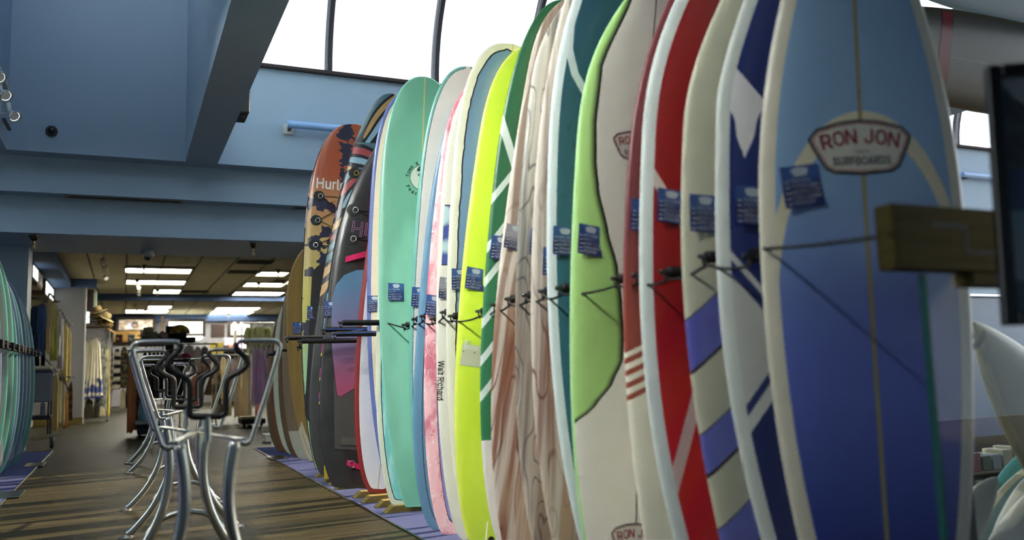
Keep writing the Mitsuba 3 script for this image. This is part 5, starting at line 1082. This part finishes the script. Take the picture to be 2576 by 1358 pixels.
for px, t, bt, hw_, c, pat, nm in ((282, 878, 985, 3.5, (190, 186, 172), ('stripes', (40, 40, 46), 22), 'finely striped dress at the left of the far rail'), (295, 876, 978, 9, (204, 200, 184), ('stripes', (28, 28, 36), 5), 'dress with broad black and white stripes'), (313, 872, 975, 10, (60, 56, 48), ('speckle', (130, 120, 90), 16.0), 'dark leafy printed dress beside the striped one'), (313, 927, 970, 9, (150, 130, 110), ('speckle', (60, 40, 40), 18.0), 'floral top in front of the leafy printed dress'), (328, 878, 990, 8, (44, 46, 44), ('speckle', (100, 96, 70), 16.0), 'dark printed dress at the right of the far rail'), (310, 978, 1045, 7, (170, 160, 136), None, 'pale trousers under the leafy printed dress'), (322, 980, 1050, 6, (24, 24, 30), None, 'black trousers under the printed dresses')):
    garment('dress', 'clothing', nm, px, t, bt, hw_, Y - .4 + (.1 if t > 920 else 0), c, pat, dense=True)
# lit pictures and displays on the far wall
def far_screen(x0, x1, y0, y1, Y, mat, nm, fr=7):
    k = thing('wall_display', nm, 'display'); px_box(x0 - fr, x1 + fr, y0 - fr, y1 + fr, Y, .3, 'matte', (44, 36, 34), 'surround', k)
    p, q, a, b_ = at_y(x0, y0, Y - .02), at_y(x1, y0, Y - .02), at_y((x0 + x1) / 2, y1, Y - .02), at_y((x0 + x1) / 2, y0, Y - .02)
    V = np.array([(p[0], Y - .02, a[2]), (q[0], Y - .02, a[2]), (q[0], Y - .02, b_[2]), (p[0], Y - .02, b_[2])])
    add('face', trimesh.Trimesh(V, [[0, 1, 2], [0, 2, 3]], process=False), mat, parent=k, smooth=False, uv=np.array([[0, 0], [1, 0], [1, 1], [0, 1.0]])); return k
far_screen(299, 384, 804, 829, 29.9, 'screen_photo', 'lit beach photograph with a figure on the far wall')
kd = far_screen(425, 510, 809, 839, 29.0, 'screen_pale', 'lit pale display with small lamps, middle of the far wall')
kd2 = far_screen(581, 628, 816, 842, 29.0, 'screen_pale', 'lit pale display at the right of the far wall')
for kq, xs_ in ((kd, (431, 449, 467, 485, 501)), (kd2, (590, 608))):
    for px in xs_: p = at_y(px, 814, 28.96); add('lamp', lathe([(0, 0), (.05, 0), (.05, .02), (0, .02)], 10, p, [0, -1, 0]), 'screen_white', parent=kq, smooth=False)
px_box(426, 510, 845, 852, 28.6, 1.9, 'screen_white', None, 'light_strip', None, label='bright strip under the middle far display', cat_='light strip')
px_box(566, 626, 850, 876, 28.9, .2, 'screen_lilac', None, 'back_panel', None, label='pale lilac lit panel under the right far display', cat_='panel')
px_box(533, 565, 815, 848, 28.8, .4, 'matte', (52, 40, 38), 'wall_box', None, label='dark brown box left of the right far display', cat_='box')
px_box(405, 413, 795, 846, 24.0, .04, 'matte', (176, 150, 130), 'sign_board', None, label='narrow pinkish sign standing above the centre fixture', cat_='sign'); p = at_y(409, 846, 24.02); add('post', rod([p[0], 24.02, 0], [p[0], 24.02, p[2]], .015, 8), 'matte', (60, 60, 60), 'sign_board')

# centre fixtures
Y = 14.4; k = thing('display_table', 'dark two level display fixture with hats in the middle of the clothing room', 'display table')
px_box(345, 420, 857, 868, Y, .7, 'matte', (30, 30, 32), 'upper_shelf', k); px_box(430, 492, 848, 860, Y + .3, .6, 'matte', (32, 32, 34), 'upper_tray', k); px_box(436, 488, 903, 909, Y + .2, .6, 'matte', (30, 30, 32), 'middle_shelf', k)
px_box(415, 436, 820, 1085, Y + .45, .1, 'matte', (38, 40, 44), 'column', k); px_box(346, 430, 1066, 1092, Y - .3, .9, 'matte', (26, 26, 28), 'base', k); px_box(340, 440, 1058, 1066, Y - .4, 1.1, 'matte', (120, 122, 116), 'base_edge', k)
for a in (352, 398): 
    p = at_z(a, 1098, .045); add('wheel', lathe([(0, -.02), (.045, -.02), (.045, .02), (0, .02)], 14, (p[0], Y - .2, .045), [1, 0, 0]), 'rubber', (20, 20, 20), k)
add('rail', rod(at_y(320, 880, Y + .2), at_y(455, 880, Y + .2), .014, 8), 'chrome', parent=k)
hat(378, 855, Y + .3, .26, (128, 132, 104), 'wide grey green sun hat on the centre fixture', (6, 2), (90, 92, 70), 1.1); hat(374, 842, Y + .36, .17, (176, 160, 130), 'beige hat on top of the grey green one', (0, -6)); hat(406, 853, Y + .36, .15, (190, 150, 140), 'pale pink hat tilted on the centre fixture', (10, 25))
p = at_y(452, 836, Y + .45); k = thing('cap', 'yellow and pink flowered cap on a dark head form', 'cap')
m = trimesh.creation.icosphere(3, .14); m.apply_scale((1.1, 1, .9)); v = m.vertices; m = trimesh.Trimesh(v, m.faces[(v[m.faces].mean(1)[:, 2] > -.02)], process=False); n = meshkit.noise(m.vertices * 26)
col = np.where((n > .55)[:, None], lin((196, 170, 60)), np.where((n > .4)[:, None], lin((150, 80, 96)), lin((90, 92, 60)))); m.apply_translation(p); add('crown', m, 'cloth', col, k, True); m2 = trimesh.creation.icosphere(2, .11); m2.apply_translation(p + [0, -.0, -.04]); add('head_form', m2, 'rubber', (26, 26, 28), k)
for px, py, c, nm in ((466, 893, (170, 44, 92), 'magenta cap on the middle shelf'), (452, 896, (176, 150, 156), 'pale pink cap beside the magenta one'), (432, 894, (150, 40, 70), 'dark pink cap on the middle shelf')):
    p = at_y(px, py + 6, Y + .35); k = thing('cap', nm, 'cap'); m = trimesh.creation.icosphere(2, .09); m.apply_scale((1, 1, .8)); m = m.slice_plane([0, 0, 0], [0, 0, 1]); m.apply_translation(p); add('crown', m, 'cloth', c, k); b_ = prism(Point(0, -.09).buffer(.075, 8), .008); b_.apply_translation(p); add('visor', b_, 'cloth', c, k)
for px, t, bt, hw_, c, pat, nm, fl in ((330, 888, 1086, 7, (196, 140, 92), None, 'long orange trousers at the left of the centre fixture', 1.1), (341, 886, 1080, 6, (188, 132, 88), None, 'second pair of orange trousers on the centre fixture', 1.1), (352, 930, 1078, 9, (44, 44, 40), ('speckle', (150, 110, 100), 16.0), 'black flowered dress behind the orange trousers', 1.3), (365, 884, 1040, 7, (90, 76, 60), ('speckle', (50, 44, 40), 14.0), 'brown printed dress on the centre fixture', 1.2), (377, 884, 1000, 6, (120, 70, 56), ('stripes', (60, 44, 40), 9), 'rust striped top on the centre fixture', 1.2), (387, 884, 1010, 6, (36, 34, 34), None, 'black dress on the centre fixture, left of two', 1.2), (397, 884, 1005, 6, (80, 68, 52), ('speckle', (40, 36, 32), 14.0), 'olive brown printed dress on the centre fixture', 1.2), (407, 884, 1000, 6, (30, 30, 32), None, 'black dress on the centre fixture, right of two', 1.2), (446, 912, 1010, 9, (40, 38, 36), ('speckle', (90, 80, 60), 14.0), 'dark printed skirt under the caps', 1.3), (460, 912, 1015, 8, (64, 54, 44), None, 'dark brown skirt under the caps', 1.3)):
    garment('trousers' if 'trousers' in nm else 'dress', 'clothing', nm, px, t, bt, hw_, Y + .15 + (.2 if px > 440 else 0), c, pat, flare=fl)
p = at_y(361, 1060, Y - .15); add('vase', lathe([(0, 0), (.05, 0), (.075, .03), (.085, .14), (.07, .22), (.06, .27), (.085, .32), (.08, .32), (.05, .27), (0, .26)], 20, (p[0], p[1], max(p[2], .16))), 'gloss', (110, 150, 164), label='light blue vase standing on the base of the centre fixture', cat_='vase')
# tank tops and pale clothes on the right
Y = 16.2; hang_rail(455, 545, 866, Y, 'chrome rail with white tank tops right of the caps')
for px, t, bt, hw_, c, pat, nm, fl, sl in ((476, 869, 935, 14, (198, 194, 190), None, 'white tank top with dark straps', 1.1, 0), (497, 872, 935, 9, (206, 202, 192), None, 'white ribbed top beside the tank top', 1.1, 0), (515, 872, 912, 9, (190, 190, 186), ('stripes', (110, 110, 116), 10), 'white top with thin grey stripes', 1.1, 0), (489, 945, 1022, 11, (206, 150, 116), None, 'peach skirt below the white tank tops', 1.4, 0), (505, 905, 1000, 8, (120, 96, 76), None, 'brown jacket behind the peach skirt', 1.1, 1), (523, 903, 992, 11, (150, 124, 96), None, 'tan coat right of the peach skirt', 1.2, 1)):
    garment('top', 'clothing', nm, px, t, bt, hw_, Y + (.1 if t > 900 else 0), c, pat, flare=fl, sleeves=bool(sl))
for s_ in (466, 487): 
    pass
Y = 17.0; hang_rail(535, 632, 893, Y, 'chrome rail with white lace and printed clothes')
for px, t, bt, hw_, c, pat, nm, fl, rg in ((545, 898, 1045, 12, (186, 178, 150), ('speckle', (110, 116, 110), 9.0), 'cream printed dress with grey leaves', 1.3, 0), (562, 897, 1015, 8, (206, 196, 170), None, 'cream top right of the printed dress', 1.2, 0), (574, 900, 1042, 9, (210, 204, 180), None, 'white lace dress, left of two', 1.3, .02), (586, 902, 972, 6, (140, 130, 156), None, 'narrow lilac grey top between the lace dresses', 1.05, 0), (600, 898, 1044, 9, (212, 204, 182), None, 'white lace dress in the middle of the rail', 1.3, .02), (621, 900, 1046, 13, (216, 208, 184), None, 'white lace dress, right end of the rail', 1.3, .02), (556, 1015, 1052, 8, (150, 154, 160), ('stripes', (90, 96, 110), 6), 'blue grey striped shorts low on the rail', 1.3, 0)):
    garment('dress', 'dress', nm, px, t, bt, hw_, Y + (.15 if 'lilac' in nm or 'cream top' in nm else 0), c, pat, flare=fl, folds=6, rag=rg)
Y = 15.6; hang_rail(628, 690, 862, Y, 'chrome rail with purple dresses beside the wooden boards')
for px, t, bt, hw_, c, nm in ((640, 868, 1010, 7, (226, 200, 234), 'purple dress, leftmost of four'), (650, 868, 1016, 7, (220, 192, 230), 'purple dress, second of four'), (661, 868, 1018, 7, (230, 204, 238), 'purple dress, third of four'), (673, 868, 1012, 8, (222, 196, 232), 'purple dress, rightmost of four')):
    garment('dress', 'dress', nm, px, t, bt, hw_, Y, c, flare=1.7, folds=5, group='purple dresses', dense=True)
garment('trousers', 'trousers', 'pink trousers hanging under the purple dresses', 648, 1005, 1066, 6, Y + .15, (206, 136, 120), flare=1.05)
Y = 19.5; hang_rail(608, 690, 812, Y, 'high chrome rail with olive shirts')
for px, hw_, nm in ((650, 26, 'olive green shirt facing front on the high rail'), (634, 14, 'olive green shirt behind the front one, left'), (667, 14, 'olive green shirt behind the front one, right')):
    garment('shirt', 'shirt', nm, px, 822, 900, hw_, Y + (0 if hw_ > 20 else .12), (74, 78, 52), sleeves=True, flare=1.05)
px_box(528, 562, 862, 892, 20.0, .05, 'matte', (170, 150, 66), 'board_panel', None, label='mustard yellow board behind the pale clothes', cat_='board'); p = at_y(545, 892, 20.02); add('post', rod([p[0], 20.02, 0], [p[0], 20.02, p[2]], .02, 8), 'matte', (60, 60, 60), 'board_panel')
k = px_box(588, 596, 830, 860, 18.6, .03, 'matte', (190, 190, 170), 'sign_board', None, label='small upright white sign on the right hand rail', cat_='sign'); p = at_y(592, 860, 18.61); add('post', rod([p[0], 18.61, 0], [p[0], 18.61, p[2]], .012, 8), 'matte', (90, 90, 90), k)
for px, py, c, nm in ((568, 872, (70, 60, 66), 'dark purse on the far lilac shelf'), (582, 871, (196, 120, 90), 'orange and white purse on the far lilac shelf')):
    p = at_y(px, py, 27.5); kk = add('purse', bx(p[0] - .09, p[0] + .09, 27.5, 27.58, p[2] - .08, p[2] + .06, .03), 'matte', c, label=nm, cat_='purse'); add('strap', tube([p + [.07 * math.cos(t), .04, .05 + .12 * math.sin(t)] for t in np.linspace(0, PI, 9)], .012, 6), 'matte', c, kk)
px_box(560, 632, 878, 884, 27.2, 3.3, 'matte', (60, 54, 52), 'shelf', None, label='dark shelf carrying the purses under the lilac panel', cat_='shelf')
k = thing('dolly', 'low black dolly with casters under the pale clothes', 'dolly'); Y = 15.2
px_box(608, 668, 1054, 1066, Y, .5, 'matte', (36, 36, 38), 'deck', k); px_box(606, 652, 1048, 1054, Y + .05, .4, 'matte', (176, 166, 130), 'board', k)
for a in (616, 660): p = at_y(a, 1072, Y); add('caster', lathe([(0, -.02), (.04, -.02), (.04, .02), (0, .02)], 12, (p[0], Y + .1, .04), [1, 0, 0]), 'rubber', (22, 22, 24), k)
for a, b_, c, d, nm in ((664, 682, 1072, 1088, 'upper cream cardboard box beside the wooden boards'), (667, 684, 1092, 1112, 'lower white box on the floor beside the wooden boards')):
    Y = 11.9 if d > 1100 else 13.0; p = at_z((a + b_) / 2, d, .0); Y = p[1]
    k = px_box(a, b_, c, d, Y, .25, 'matte', (196, 186, 160), 'storage_box', None, .008, label=nm, cat_='box'); px_box(a - 1, b_ + 1, c, c + 5, Y - .01, .27, 'matte', (206, 198, 174), 'lid', k, .004)

for k_, d_ in list(scene.items()):
    b_ = d_.get('bsdf', {}) if isinstance(d_, dict) else {}
    if b_.get('id') in ('screen_white', 'screen_pale', 'screen_lilac') and d_.get('type') == 'ply' and not k_.endswith('lamp'):
        d_['emitter'] = {'type': 'area', 'radiance': {'type': 'rgb', 'value': {'screen_white': [.10, .105, .10], 'screen_pale': [.040, .046, .040], 'screen_lilac': [.06, .05, .065]}[b_['id']]}}
